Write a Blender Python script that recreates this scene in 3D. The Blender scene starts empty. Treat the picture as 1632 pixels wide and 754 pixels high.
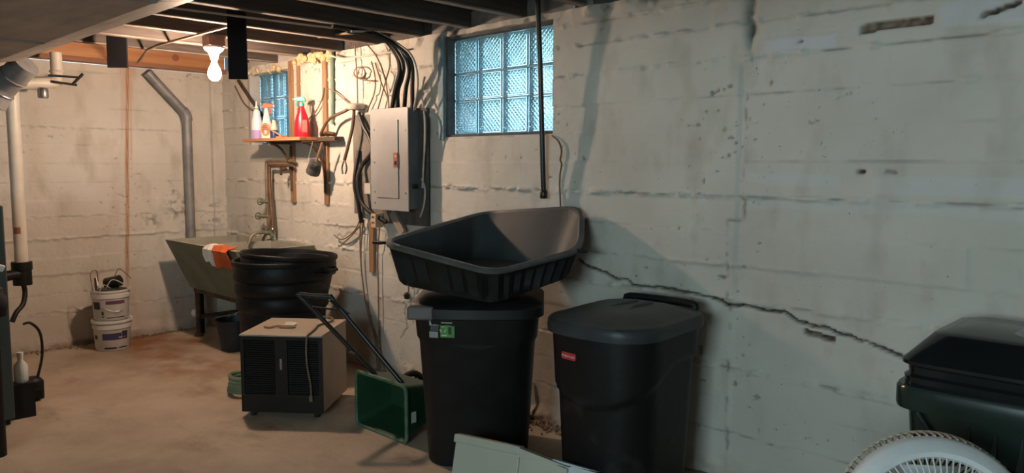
import bpy, bmesh, math, random
import numpy as np
from mathutils import Vector, Matrix

# ------------------------------------------------------------------ camera, world, lights, exposure
sc = bpy.context.scene
COL = sc.collection
random.seed(7)
cd = bpy.data.cameras.new('camera'); cam = bpy.data.objects.new('camera', cd); COL.objects.link(cam)
sc.camera = cam
cd.sensor_width = 36.0; cd.lens = 1226.9 / 1632 * 36; cd.clip_start = .02
_y, _p, _r = .7969, .0933, .003
fwd = Vector((-math.cos(_y) * math.cos(_p), math.sin(_y) * math.cos(_p), -math.sin(_p)))
rgt = fwd.cross(Vector((0, 0, 1))).normalized(); upv = rgt.cross(fwd)
r2 = rgt * math.cos(_r) + upv * math.sin(_r); u2 = -rgt * math.sin(_r) + upv * math.cos(_r)
m3 = Matrix((r2, u2, -fwd)).transposed()
cam.matrix_world = Matrix.Translation((6.4245, -3.0284, 1.385)) @ m3.to_4x4()

vs = sc.view_settings
vs.view_transform = 'Standard'; vs.look = 'None'; vs.gamma = 1.0; vs.use_curve_mapping = False
vs.exposure = 0.42

w = bpy.data.worlds.new('sky'); sc.world = w; w.use_nodes = True
nt = w.node_tree; nt.nodes.clear()
wo = nt.nodes.new('ShaderNodeOutputWorld'); bg = nt.nodes.new('ShaderNodeBackground')
tc = nt.nodes.new('ShaderNodeTexCoord'); sp = nt.nodes.new('ShaderNodeSeparateXYZ'); rp = nt.nodes.new('ShaderNodeValToRGB')
nt.links.new(tc.outputs['Generated'], sp.inputs[0]); nt.links.new(sp.outputs['Z'], rp.inputs[0])
rp.color_ramp.elements[0].position = 0.0; rp.color_ramp.elements[0].color = (.45, .70, .86, 1)
rp.color_ramp.elements[1].position = .7; rp.color_ramp.elements[1].color = (.30, .62, .80, 1)
nt.links.new(rp.outputs[0], bg.inputs[0]); bg.inputs[1].default_value = 4.4
nt.links.new(bg.outputs[0], wo.inputs[0])

BULB_E = 810.0
def area(name, loc, rot, sx, sy, power, col):
    l = bpy.data.lights.new(name, 'AREA'); l.shape = 'RECTANGLE'; l.size = sx; l.size_y = sy; l.energy = power; l.color = col
    o = bpy.data.objects.new(name, l); COL.objects.link(o); o.location = loc; o.rotation_euler = rot
    return o
# daylight entering through the basement window behind the viewer (window_3, front wall)
area('window_daylight', (6.3, -5.16, 1.62), (math.radians(90), 0, 0), 1.5, .8, 61.0, (.68, .90, .95))

# ------------------------------------------------------------------ materials
MATS = {}
def mat(name, c1, c2=None, scale=6.0, rough=.6, metal=0.0, bump=0.0, bscale=60.0, spec=.5, detail=4, emit=None, stretch=None, spread=(.35, .65)):
    if name in MATS: return MATS[name]
    m = bpy.data.materials.new(name); m.use_nodes = True; n = m.node_tree.nodes; L = m.node_tree.links
    b = n['Principled BSDF']
    b.inputs['Roughness'].default_value = rough; b.inputs['Metallic'].default_value = metal
    b.inputs['Specular IOR Level'].default_value = spec
    b.inputs['Base Color'].default_value = (*c1, 1)
    t = n.new('ShaderNodeTexCoord'); src = t.outputs['Object']
    if stretch:
        mp = n.new('ShaderNodeMapping'); mp.inputs['Scale'].default_value = stretch; L.new(src, mp.inputs[0]); src = mp.outputs[0]
    if c2:
        nz = n.new('ShaderNodeTexNoise'); nz.inputs['Scale'].default_value = scale; nz.inputs['Detail'].default_value = detail
        L.new(src, nz.inputs['Vector'])
        r = n.new('ShaderNodeValToRGB'); r.color_ramp.elements[0].color = (*c1, 1); r.color_ramp.elements[1].color = (*c2, 1)
        r.color_ramp.elements[0].position = spread[0]; r.color_ramp.elements[1].position = spread[1]
        L.new(nz.outputs[0], r.inputs[0]); L.new(r.outputs[0], b.inputs['Base Color'])
    if bump:
        nb = n.new('ShaderNodeTexNoise'); nb.inputs['Scale'].default_value = bscale; nb.inputs['Detail'].default_value = 5
        L.new(src, nb.inputs['Vector'])
        bp = n.new('ShaderNodeBump'); bp.inputs['Strength'].default_value = bump; bp.inputs['Distance'].default_value = .01
        L.new(nb.outputs[0], bp.inputs['Height']); L.new(bp.outputs[0], b.inputs['Normal'])
    if emit:
        b.inputs['Emission Color'].default_value = (*emit[0], 1); b.inputs['Emission Strength'].default_value = emit[1]
    MATS[name] = m
    return m

def wall_mat(name, paint, paint2, grime):
    m = bpy.data.materials.new(name); m.use_nodes = True; n = m.node_tree.nodes; L = m.node_tree.links
    b = n['Principled BSDF']; b.inputs['Roughness'].default_value = .78; b.inputs['Specular IOR Level'].default_value = .25
    t = n.new('ShaderNodeTexCoord')
    def noise(s, d, st=None):
        z = n.new('ShaderNodeTexNoise'); z.inputs['Scale'].default_value = s; z.inputs['Detail'].default_value = d
        if st:
            mp = n.new('ShaderNodeMapping'); mp.inputs['Scale'].default_value = st; L.new(t.outputs['Object'], mp.inputs[0]); L.new(mp.outputs[0], z.inputs['Vector'])
        else: L.new(t.outputs['Object'], z.inputs['Vector'])
        return z
    def mix(fac, a, bb, blend='MIX'):
        x = n.new('ShaderNodeMix'); x.data_type = 'RGBA'; x.blend_type = blend
        if isinstance(fac, float): x.inputs[0].default_value = fac
        else: L.new(fac, x.inputs[0])
        for s, v in ((6, a), (7, bb)):
            if isinstance(v, tuple): x.inputs[s].default_value = (*v, 1)
            else: L.new(v, x.inputs[s])
        return x.outputs[2]
    def ramp(src, a, bb):
        r = n.new('ShaderNodeMapRange'); r.inputs[1].default_value = a; r.inputs[2].default_value = bb; L.new(src, r.inputs[0]); return r.outputs[0]
    c = mix(ramp(noise(1.7, 5).outputs[0], .38, .64), paint, paint2)
    g = ramp(noise(6, 8, (1, 1, .5)).outputs[0], .52, .8)
    c = mix(g, c, grime)
    sp_ = ramp(noise(70, 2).outputs[0], .74, .80)
    c = mix(sp_, c, tuple(x * .45 for x in grime))
    a = n.new('ShaderNodeVertexColor'); a.layer_name = 'marks'
    s = n.new('ShaderNodeSeparateColor'); L.new(a.outputs[0], s.inputs[0])
    c = mix(s.outputs[2], c, (.60, .62, .66))
    c = mix(s.outputs[0], c, (.36, .13, .03))
    c = mix(s.outputs[1], c, (.035, .03, .022))
    L.new(c, b.inputs['Base Color'])
    bp = n.new('ShaderNodeBump'); bp.inputs['Strength'].default_value = .35; bp.inputs['Distance'].default_value = .006
    L.new(noise(45, 7).outputs[0], bp.inputs['Height']); L.new(bp.outputs[0], b.inputs['Normal'])
    MATS[name] = m
    return m

# ------------------------------------------------------------------ mesh helpers
def cat(pts, n=6):
    P = [Vector(p) for p in pts]
    if len(P) < 3: return P
    out = []
    for i in range(len(P) - 1):
        a, b, c, d = P[max(i - 1, 0)], P[i], P[i + 1], P[min(i + 2, len(P) - 1)]
        for k in range(n):
            t = k / n
            out.append(.5 * ((2 * b) + (c - a) * t + (2 * a - 5 * b + 4 * c - d) * t * t + (-a + 3 * b - 3 * c + d) * t ** 3))
    out.append(P[-1]); return out

class MB:
    def __init__(s): s.v = []; s.f = []
    def add(s, v, f):
        o = len(s.v); s.v += [tuple(x) for x in v]; s.f += [tuple(i + o for i in q) for q in f]; return s
    def obox(s, c, ax, ay, az):
        c, ax, ay, az = map(Vector, (c, ax, ay, az))
        v = [c + ax * i + ay * j + az * k for k in (-1, 1) for j in (-1, 1) for i in (-1, 1)]
        return s.add(v, [(0, 2, 3, 1), (4, 5, 7, 6), (0, 1, 5, 4), (2, 6, 7, 3), (0, 4, 6, 2), (1, 3, 7, 5)])
    def box(s, x0, x1, y0, y1, z0, z1):
        return s.obox(((x0 + x1) / 2, (y0 + y1) / 2, (z0 + z1) / 2), ((x1 - x0) / 2, 0, 0), (0, (y1 - y0) / 2, 0), (0, 0, (z1 - z0) / 2))
    def loft(s, rings, c0=True, c1=True, closed=False):
        n = len(rings[0]); v = [p for r in rings for p in r]; f = []
        R = len(rings)
        for a in range(R if closed else R - 1):
            b = (a + 1) % R
            for i in range(n):
                j = (i + 1) % n
                f.append((a * n + i, a * n + j, b * n + j, b * n + i))
        if c0 and not closed: f.append(tuple(range(n))[::-1])
        if c1 and not closed: f.append(tuple((R - 1) * n + i for i in range(n)))
        return s.add(v, f)
    def tube(s, pts, r, n=8, smooth=0, cap=True):
        P = cat(pts, smooth) if smooth else [Vector(p) for p in pts]
        rings = []; T = (P[1] - P[0]).normalized()
        N = T.orthogonal().normalized()
        for i, p in enumerate(P):
            t = (P[min(i + 1, len(P) - 1)] - P[max(i - 1, 0)]).normalized()
            N = (N - t * N.dot(t)).normalized(); B = t.cross(N)
            rr = r(i / (len(P) - 1)) if callable(r) else r
            rings.append([p + (N * math.cos(2 * math.pi * k / n) + B * math.sin(2 * math.pi * k / n)) * rr for k in range(n)])
        return s.loft(rings, cap, cap)
    def lathe(s, prof, n=24, c=(0, 0, 0), c0=True, c1=True):
        rings = [[(c[0] + r * math.cos(2 * math.pi * k / n), c[1] + r * math.sin(2 * math.pi * k / n), c[2] + z) for k in range(n)] for r, z in prof]
        return s.loft(rings, c0, c1)
    def ring_torus(s, R, r, n=32, m=8, c=(0, 0, 0), X=(1, 0, 0), Y=(0, 1, 0)):
        c, X, Y = Vector(c), Vector(X), Vector(Y); Z = X.cross(Y)
        rings = []
        for i in range(n):
            a = 2 * math.pi * i / n; d = X * math.cos(a) + Y * math.sin(a)
            rings.append([c + d * (R + r * math.cos(2 * math.pi * k / m)) + Z * r * math.sin(2 * math.pi * k / m) for k in range(m)])
        return s.loft(rings, closed=True)
    def sphere(s, c, r, n=16, m=10, sz=1.0):
        prof = [(max(r * math.sin(math.pi * i / m), 1e-4), -r * sz * math.cos(math.pi * i / m)) for i in range(m + 1)]
        return s.lathe(prof, n, c)
    def mesh(s, name, off=None):
        me = bpy.data.meshes.new(name)
        v = s.v if off is None else [(a - off[0], b - off[1], c - off[2]) for a, b, c in s.v]
        me.from_pydata(v, [], s.f); me.update()
        bm = bmesh.new(); bm.from_mesh(me); bmesh.ops.recalc_face_normals(bm, faces=bm.faces); bm.to_mesh(me); bm.free()
        return me
    def build(s, name, m, parent=None, smooth=False, bevel=0.0, seg=2, label=None, kind=None):
        off = None
        if parent is None and s.v:
            a = np.array(s.v); lo, hi = a.min(0), a.max(0); off = ((lo[0] + hi[0]) / 2, (lo[1] + hi[1]) / 2, lo[2])
        me = s.mesh(name, off); o = bpy.data.objects.new(name, me); COL.objects.link(o)
        if off: o.location = off
        me.materials.append(m)
        finish(o, smooth, bevel, seg)
        if parent: o.parent = parent
        if label: o['label'] = label
        if kind: o['kind'] = kind
        return o
def finish(o, smooth, bevel, seg=2):
    if bevel:
        b = o.modifiers.new('bevel', 'BEVEL'); b.width = bevel; b.segments = seg; b.limit_method = 'ANGLE'; b.angle_limit = math.radians(35)
    if smooth:
        o.data.polygons.foreach_set('use_smooth', [True] * len(o.data.polygons))
        bm = bmesh.new(); bm.from_mesh(o.data)
        for e in bm.edges:
            if len(e.link_faces) == 2 and e.calc_face_angle(0) > math.radians(40): e.smooth = False
        bm.to_mesh(o.data); bm.free()
def rr(w, d, r, z, n=6, cx=0, cy=0):
    """rounded rectangle ring"""
    out = []
    for qx, qy, a0 in ((1, 1, 0), (-1, 1, 90), (-1, -1, 180), (1, -1, 270)):
        for k in range(n + 1):
            a = math.radians(a0 + 90 * k / n)
            out.append((cx + qx * (w / 2 - r) + r * math.cos(a), cy + qy * (d / 2 - r) + r * math.sin(a), z))
    return out
def thing(name, label, cat_, loc=(0, 0, 0), rz=0.0, group=None, rot=None):
    o = bpy.data.objects.new(name, None); COL.objects.link(o); o.empty_display_size = .05
    o.location = loc; o.rotation_euler = rot if rot else (0, 0, rz)
    return tag(o, label, cat_, group)
def tag(o, label, cat_, group=None):
    o['label'] = label; o['category'] = cat_
    if group: o['group'] = group
    return o
def struct(o, label=None, cat_=None):
    o['kind'] = 'structure'
    if label: o['label'] = label
    if cat_: o['category'] = cat_
    return o
def copy_part(o, parent, loc):
    c = o.copy(); COL.objects.link(c); c.parent = parent; c.location = loc; return c
def text_mesh(name, txt, size, m, parent, mw, depth=.0006):
    cu = bpy.data.curves.new(name, 'FONT'); cu.body = txt; cu.size = size; cu.extrude = depth; cu.align_x = 'CENTER'; cu.align_y = 'CENTER'
    t = bpy.data.objects.new(name + '_tmp', cu); COL.objects.link(t)
    dg = bpy.context.evaluated_depsgraph_get(); me = bpy.data.meshes.new_from_object(t.evaluated_get(dg))
    bpy.data.objects.remove(t); bpy.data.curves.remove(cu)
    o = bpy.data.objects.new(name, me); COL.objects.link(o); me.materials.clear(); me.materials.append(m); o.parent = parent; o.matrix_local = mw
    return o
def frame(origin, X, Y):
    X = Vector(X).normalized(); Y = Vector(Y); Y = (Y - X * Y.dot(X)).normalized(); Z = X.cross(Y)
    M_ = Matrix((X, Y, Z)).transposed().to_4x4(); M_.translation = Vector(origin); return M_

# numpy noise
def _h(ix, iy, s):
    v = np.sin(ix * 127.1 + iy * 311.7 + s * 74.7) * 43758.5453
    return v - np.floor(v)
def vn(x, y, s=0):
    x = np.asarray(x, float); y = np.asarray(y, float) + 0 * x
    ix, iy = np.floor(x), np.floor(y); fx, fy = x - ix, y - iy
    fx = fx * fx * (3 - 2 * fx); fy = fy * fy * (3 - 2 * fy)
    return (_h(ix, iy, s) * (1 - fx) + _h(ix + 1, iy, s) * fx) * (1 - fy) + (_h(ix, iy + 1, s) * (1 - fx) + _h(ix + 1, iy + 1, s) * fx) * fy
def fbm(x, y, s=0, o=4):
    t = 0; a = .5
    for k in range(o): t = t + a * vn(x * 2 ** k, y * 2 ** k, s + k); a *= .5
    return t / (1 - .5 ** o)
def pdist(X, Z, pts):
    d = np.full(X.shape, 9.0)
    for (x0, z0), (x1, z1) in zip(pts[:-1], pts[1:]):
        dx, dz = x1 - x0, z1 - z0; t = np.clip(((X - x0) * dx + (Z - z0) * dz) / (dx * dx + dz * dz), 0, 1)
        d = np.minimum(d, np.hypot(X - x0 - t * dx, Z - z0 - t * dz))
    return d
def grid_obj(name, xs, zs, fn, place, m, hole=None):
    X, Z = np.meshgrid(xs, zs); D, C = fn(X, Z)
    co = place(X, Z, D).reshape(-1, 3).astype(np.float32)
    nx, nz = len(xs), len(zs)
    i = np.arange(nx * nz).reshape(nz, nx)
    q = np.stack([i[:-1, :-1], i[:-1, 1:], i[1:, 1:], i[1:, :-1]], -1).reshape(-1, 4)
    if hole:
        cx = (X[:-1, :-1] + X[1:, 1:]).ravel() / 2; cz = (Z[:-1, :-1] + Z[1:, 1:]).ravel() / 2
        keep = np.ones(len(q), bool)
        for (a, b, c, d) in hole: keep &= ~((cx > a) & (cx < b) & (cz > c) & (cz < d))
        q = q[keep]
    me = bpy.data.meshes.new(name)
    me.vertices.add(len(co)); me.vertices.foreach_set('co', co.ravel())
    me.loops.add(len(q) * 4); me.loops.foreach_set('vertex_index', q.ravel().astype(np.int32))
    me.polygons.add(len(q)); me.polygons.foreach_set('loop_start', np.arange(0, len(q) * 4, 4, dtype=np.int32))
    me.polygons.foreach_set('use_smooth', np.ones(len(q), bool))
    me.update(calc_edges=True)
    at = me.color_attributes.new('marks', 'FLOAT_COLOR', 'POINT')
    cc = np.ones((nx * nz, 4), np.float32); cc[:, :3] = C.reshape(-1, 3); at.data.foreach_set('color', cc.ravel())
    o = bpy.data.objects.new(name, me); COL.objects.link(o); me.materials.append(m); return o
# ------------------------------------------------------------------ structure: walls, floor, ceiling, windows
XN, YF = 8.6, -5.2           # near wall x, front wall y (both behind the viewer)
WM = wall_mat('painted_concrete', (.62, .59, .53), (.54, .51, .45), (.42, .38, .31))
ROWS = [.21, .36, .50, .65, .80, .95, 1.10, 1.25, 1.40, 1.54, 1.68, 1.83, 1.975, 2.08]
def boards(X, Z, rows, seed):
    k = np.searchsorted(rows, Z.ravel()).reshape(Z.shape)
    seg = np.floor(X / 4.3 + _h(k * 1.0, k * 0.0, seed) * 3)
    return (_h(seg, k * 1.0, seed + 5) - .5) * .008
def relief(X, Z, rows, strong, seed):
    wob = .004 * (fbm(X * 2.5, Z * 0, seed + 3) - .5)
    D = boards(X, Z - wob, rows, seed)
    D = D + .010 * (fbm(X * 2, Z * 2, seed, 4) - .5) + .004 * (fbm(X * 14, Z * 14, seed + 9, 3) - .5)
    dark = np.zeros_like(X)
    for i, zl in enumerate(rows):
        s = strong[i]
        e = np.abs(Z - zl - wob)
        n1 = fbm(X * 9, Z * 30, seed + 20 + i, 3); n2 = fbm(X * 1.3, Z * 0, seed + 40 + i, 3)
        on = np.clip((n2 - .40 + s * .30) * 4, 0, 1)
        n3 = fbm(X * 26, Z * 40, seed + 120 + i, 3)
        D = D + s * on * np.exp(-(e / (.006 + .006 * n1)) ** 2) * (.010 * np.clip(n1 * 2.6 - .95, -.3, 1.2) + .045 * np.clip(n3 - .45, -.10, .4))
        D = D - .004 * on * np.exp(-(e / .004) ** 2)
        dark = np.maximum(dark, np.clip((.30 + .3 * s) * on * np.exp(-(e / .0048) ** 2) * np.clip((.52 - n1) * 5, 0, 1), 0, .6))
    pit = fbm(X * 34, Z * 50, seed + 60, 3); msk = fbm(X * 1.9, Z * 1.9, seed + 70, 3)
    pp = np.clip((pit - .80 - (.60 - msk) * .4) * 14, 0, 1)
    D = D - .007 * pp; dark = np.maximum(dark, .6 * pp)
    return D, dark
CRACK = [(3.93, .90), (3.985, .872), (4.09, .85), (4.172, .833), (4.23, .83), (4.284, .808), (4.42, .815), (4.61, .807), (4.70, .802), (4.782, .781), (4.90, .783), (4.97, .779), (5.03, .782),
         (5.09, .748), (5.145, .739), (5.20, .745), (5.25, .725), (5.30, .722), (5.343, .707), (5.42, .70), (5.481, .68), (5.60, .655), (5.8, .64), (6.1, .60)]
SEAM = [(4.845, 2.2), (4.845, 1.88), (4.86, 1.80), (4.835, 1.6), (4.83, 1.29), (4.845, 1.235), (4.845, 1.15), (4.77, 1.145), (4.775, .80), (4.795, .79), (4.79, .66), (4.77, .655), (4.79, .50), (4.80, 0)]
def long_wall(X, Z):
    D, dark = relief(X, Z, ROWS, [.3, .3, 1.2, .2, .9, .5, .3, 1.3, .2, .3, .9, .9, 1.0, .8], 3)
    C = np.zeros(X.shape + (3,))
    jx = X + .010 * (fbm(X * 22, Z * 22, 81, 3) - .5) * 2; jz = Z + .010 * (fbm(X * 22, Z * 22, 91, 3) - .5) * 2
    dc = pdist(jx, jz, CRACK); wid = .0050 * (.6 + .8 * vn(X * 9, Z * 0, 5))
    cr = np.clip(1.6 - dc / wid, 0, 1); D = D - .022 * cr; dark = np.maximum(dark, cr)
    # step between the two sides of the crack
    ds = pdist(jx, jz, SEAM); top = np.clip((Z - 1.84) * 12, 0, 1)
    n1 = fbm(X * 16, Z * 22, 33, 3)
    ws = .007 + .016 * top
    D = D + np.exp(-(ds / ws) ** 2) * (.012 * (n1 - .42) * (1 - top) - .02 * top * np.clip(n1 * 2, 0, 1.3))
    dark = np.maximum(dark, np.exp(-(ds / ws) ** 2) * np.clip(top * .85 * np.clip(n1 * 2.2 - .35, 0, 1) + (1 - top) * np.clip((.5 - n1) * 3, 0, .55), 0, 1))
    D = D - .006 * np.clip((X - 4.80) * 60, 0, 1) * np.clip((1.84 - Z) * 20, 0, 1)
    # hollows where the concrete has fallen out
    for (x0, x1, zc, h, tilt) in ((5.29, 5.545, 1.900, .017, .02), (5.69, 5.81, 1.908, .010, .25), (5.115, 5.25, .702, .012, -.12), (5.10, 5.17, .742, .007, -.2), (5.30, 5.335, 1.362, .009, 0), (5.40, 5.45, 1.36, .005, 0), (5.05, 5.075, 1.875, .006, 0)):
        e = np.minimum(X - x0, x1 - X); zz = Z - zc - tilt * (X - (x0 + x1) / 2) + .012 * (fbm(X * 25, Z * 9, 51, 3) - .5)
        k = np.clip(e * 130, 0, 1) * np.clip((h - np.abs(zz)) * 330, 0, 1)
        D = D - .03 * k; C[..., 0] = np.maximum(C[..., 0], .5 * k); dark = np.maximum(dark, k * np.clip(.2 + 1.1 * fbm(X * 40, Z * 40, 55, 2), 0, .93))
    # pale patching
    def patch(x0, x1, z0, z1, s):
        e = np.minimum(np.minimum(X - x0, x1 - X) * 1.0, np.minimum(Z - z0, z1 - Z) * 2) + .05 * (fbm(X * 8, Z * 16, s, 4) - .5)
        return np.clip(e * 60, 0, 1)
    b = np.maximum.reduce([.75 * patch(4.9, 5.22, 1.83, 1.90, 1), .65 * patch(5.55, 6.1, 1.86, 1.96, 2), .5 * patch(4.85, 5.25, 1.30, 1.355, 3), .45 * patch(5.35, 6.1, 1.27, 1.35, 4), .35 * patch(4.85, 6.1, 1.2, 1.26, 6)])
    C[..., 2] = b * .8; D = D + .003 * np.clip(b, 0, 1)
    # rough mortar along the top of the wall
    tp = np.clip((Z - 2.07) * 14, 0, 1); D = D + tp * .05 * (fbm(X * 9, Z * 9, 17, 4) - .45)
    dark = np.maximum(dark, tp * np.clip((fbm(X * 12, Z * 14, 19, 3) - .55) * 4, 0, .8))
    # hairline cracks
    for pl in ([(1.70, .86), (1.76, .89), (1.80, .87), (1.87, .91), (1.98, .90), (2.1, .905)], [(2.75, 1.243), (2.95, 1.255), (3.2, 1.245)], [(2.45, .25), (2.53, .33), (2.5, .45), (2.58, .55)]):
        dd = pdist(jx, jz, pl); k = np.clip(1.5 - dd / .0035, 0, 1); D = D - .006 * k; dark = np.maximum(dark, .55 * k)
    # damp, rubbly foot of the wall
    ft = np.clip((.10 - Z) * 14, 0, 1); D = D + ft * .06 * (fbm(X * 10, Z * 10, 27, 4) - .4); C[..., 0] = np.maximum(C[..., 0], ft * .35 * fbm(X * 8, Z * 8, 29, 3))
    C[..., 1] = dark
    return D, C
W1 = (2.895, 3.7575, 1.545, 2.13); W2 = (.4725, 1.125, 1.5375, 2.10)
xs = np.concatenate([[-.08], np.arange(0, 6.15, .0075), np.linspace(6.15, XN, 30)]); zs = np.concatenate([[-.03], np.arange(0, 2.1601, .0075)])
wall_r = struct(grid_obj('wall_right', xs, zs, long_wall, lambda X, Z, D: np.stack([X, -D, Z], -1), WM, [W1, W2]),
                'long off-white board-formed concrete wall with a running crack', 'wall')
def back_wall(X, Z):      # X runs along -y
    D, dark = relief(X + 20, Z, [.27, .41, .55, .68, .82, .985, 1.11, 1.24, 1.38, 1.52, 1.65, 1.80, 1.95, 2.07], [.9, .2, .5, .2, .8, .8, .1, .3, .1, .1, .8, .1, .1, .4], 11)
    C = np.zeros(X.shape + (3,)); rust = np.zeros_like(X)
    for off, st, zl in ((.0, 1.0, .33), (.012, .9, .33), (-.016, .5, 1.3), (.035, .45, 1.6), (.05, .35, 1.5), (-.03, .3, 1.75), (.024, .3, 1.2)):
        cx = .757 + off + .072 * (2.12 - Z) / 1.78 * (1 if st > .8 else .6) + .004 * (vn(Z * 7, Z * 0, 3) - .5)
        rust = np.maximum(rust, st * np.exp(-((X - cx) / .0075) ** 2) * np.clip((Z - zl) * 5, 0, 1))
    bl = np.exp(-((X - .765) / .06) ** 2) * np.clip((Z - 2.0) * 10, 0, 1) * np.clip(fbm(X * 20, Z * 10, 8, 3) * 2.2 - .5, 0, 1)
    rust = np.maximum(rust, bl)
    rust = np.maximum(rust, .45 * np.exp(-((X - .82) / .05) ** 2) * np.clip((.5 - Z) * 2, 0, 1) * fbm(X * 10, Z * 10, 2, 3))
    low = np.clip((.32 - Z) * 2.2, 0, 1) * fbm(X * 3, Z * 5, 77, 4)
    rust = np.maximum(rust, .55 * low)
    for cy, cz, r in ((.62, .92, .05), (.93, .86, .05), (.40, 1.02, .10), (.14, .95, .12), (.3, .95, .08)):
        k = np.exp(-(((X - cy) / r) ** 2 + ((Z - cz) / r) ** 2)) * np.clip((fbm(X * 30, Z * 30, 61, 3) - .56) * 14, 0, 1); dark = np.maximum(dark, .8 * k); D = D - .006 * k
    g = np.exp(-((X - .10 - .004 * vn(Z * 6, Z * 0, 2)) / .004) ** 2) * np.clip((Z - .5) * 5, 0, 1); D = D - .01 * g; dark = np.maximum(dark, .5 * g)
    D = D + .012 * np.clip((.10 - X) * 100, 0, 1)
    ft = np.clip((.12 - Z) * 12, 0, 1); D = D + ft * .05 * (fbm(X * 9, Z * 9, 37, 4) - .35)
    dark = np.maximum(dark, .7 * np.clip((.05 - Z) * 30, 0, 1) * fbm(X * 7, Z * 7, 5, 3))
    C[..., 0] = np.clip(rust, 0, 1) * (.55 + .55 * fbm(X * 30, Z * 4, 44, 3)); C[..., 1] = dark * .75
    return D, C
ys = np.concatenate([[-.08], np.arange(0, 2.3, .0085), np.linspace(2.3, -YF, 30)])
wall_b = struct(grid_obj('wall_back', ys, np.concatenate([[-.03], np.arange(0, 2.136, .0085)]), back_wall, lambda X, Z, D: np.stack([D, -X, Z], -1), WM),
                'off-white concrete end wall with a rust streak', 'wall')
plainwall = mat('plain_concrete', (.52, .49, .44), (.44, .41, .36), 2.0, .8)
struct(MB().box(XN, XN + .15, YF - .15, .1, -.03, 2.4).build('wall_near', plainwall), 'concrete wall behind the viewer', 'wall')
fw = MB()
for a, b, c, d in ((-.1, 5.5, -.03, 2.4), (7.1, XN, -.03, 2.4), (5.5, 7.1, -.03, 1.2), (5.5, 7.1, 2.04, 2.4)): fw.box(a, b, YF - .15, YF, c, d)
struct(fw.build('wall_front', plainwall), 'concrete wall with a window on the unseen side', 'wall')
# reveals of the two window openings in the long wall
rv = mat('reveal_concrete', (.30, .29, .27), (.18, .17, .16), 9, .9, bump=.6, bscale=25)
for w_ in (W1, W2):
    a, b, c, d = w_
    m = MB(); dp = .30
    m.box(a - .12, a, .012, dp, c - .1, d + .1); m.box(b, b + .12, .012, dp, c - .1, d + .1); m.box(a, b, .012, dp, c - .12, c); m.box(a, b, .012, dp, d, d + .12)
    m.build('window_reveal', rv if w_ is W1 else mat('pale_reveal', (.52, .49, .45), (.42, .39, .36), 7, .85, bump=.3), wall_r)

# floor
FM = bpy.data.materials.new('concrete_floor'); FM.use_nodes = True
n = FM.node_tree.nodes; L = FM.node_tree.links; b = n['Principled BSDF']; b.inputs['Roughness'].default_value = .62; b.inputs['Specular IOR Level'].default_value = .3
t = n.new('ShaderNodeTexCoord')
def fnoise(s, d, st=(1, 1, 1)):
    z = n.new('ShaderNodeTexNoise'); z.inputs['Scale'].default_value = s; z.inputs['Detail'].default_value = d; z.inputs['Roughness'].default_value = .62
    mp = n.new('ShaderNodeMapping'); mp.inputs['Scale'].default_value = st; L.new(t.outputs['Object'], mp.inputs[0]); L.new(mp.outputs[0], z.inputs['Vector']); return z.outputs[0]
def fmix(f, a, c):
    x = n.new('ShaderNodeMix'); x.data_type = 'RGBA'; L.new(f, x.inputs[0])
    for s, v in ((6, a), (7, c)):
        if isinstance(v, tuple): x.inputs[s].default_value = (*v, 1)
        else: L.new(v, x.inputs[s])
    return x.outputs[2]
def framp(s, a, c):
    r = n.new('ShaderNodeMapRange'); r.inputs[1].default_value = a; r.inputs[2].default_value = c; L.new(s, r.inputs[0]); return r.outputs[0]
c = fmix(framp(fnoise(1.4, 9), .38, .62), (.37, .295, .22), (.52, .425, .33))
c = fmix(framp(fnoise(3.4, 10, (.6, 1, 1)), .54, .74), c, (.27, .20, .14))
c = fmix(framp(fnoise(48, 3), .66, .76), c, (.16, .12, .09))
va = n.new('ShaderNodeVertexColor'); va.layer_name = 'marks'; ss = n.new('ShaderNodeSeparateColor'); L.new(va.outputs[0], ss.inputs[0])
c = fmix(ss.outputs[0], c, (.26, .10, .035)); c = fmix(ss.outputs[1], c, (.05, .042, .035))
L.new(c, b.inputs['Base Color'])
bp = n.new('ShaderNodeBump'); bp.inputs['Strength'].default_value = .3; bp.inputs['Distance'].default_value = .01; L.new(fnoise(20, 8), bp.inputs['Height']); L.new(bp.outputs[0], b.inputs['Normal'])
def floor_fn(X, Y):
    D = .006 * (fbm(X * 1.5, Y * 1.5, 4, 4) - .5) * 0 - .003 * np.clip((fbm(X * 5, Y * 5, 14, 4) - .55) * 6, 0, 1)
    C = np.zeros(X.shape + (3,))
    f = fbm(X * 4, Y * 4, 21, 4)
    C[..., 0] = np.clip(np.exp(-((X - .35) / .5) ** 2 - ((Y + .75) / .35) ** 2) * (f * 3.0 - .75), 0, .95)
    C[..., 0] = np.maximum(C[..., 0], np.clip(np.exp(-((X - .9) / .7) ** 2 - ((Y + .85) / .25) ** 2) * (fbm(X * 6, Y * 6, 23, 4) * 2.6 - .8), 0, .8))
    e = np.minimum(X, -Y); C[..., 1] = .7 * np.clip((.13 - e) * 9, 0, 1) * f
    return D, C
fx = np.concatenate([[-.1], np.arange(0, 5.0, .02), np.linspace(5, XN + .1, 20)]); fy = np.concatenate([[.1], np.arange(0, -2.6, -.02), np.linspace(-2.6, YF - .1, 16)])
floor = struct(grid_obj('floor', fx, fy, floor_fn, lambda X, Y, D: np.stack([X, Y, D], -1), FM), 'stained brown concrete basement floor', 'floor')

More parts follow.
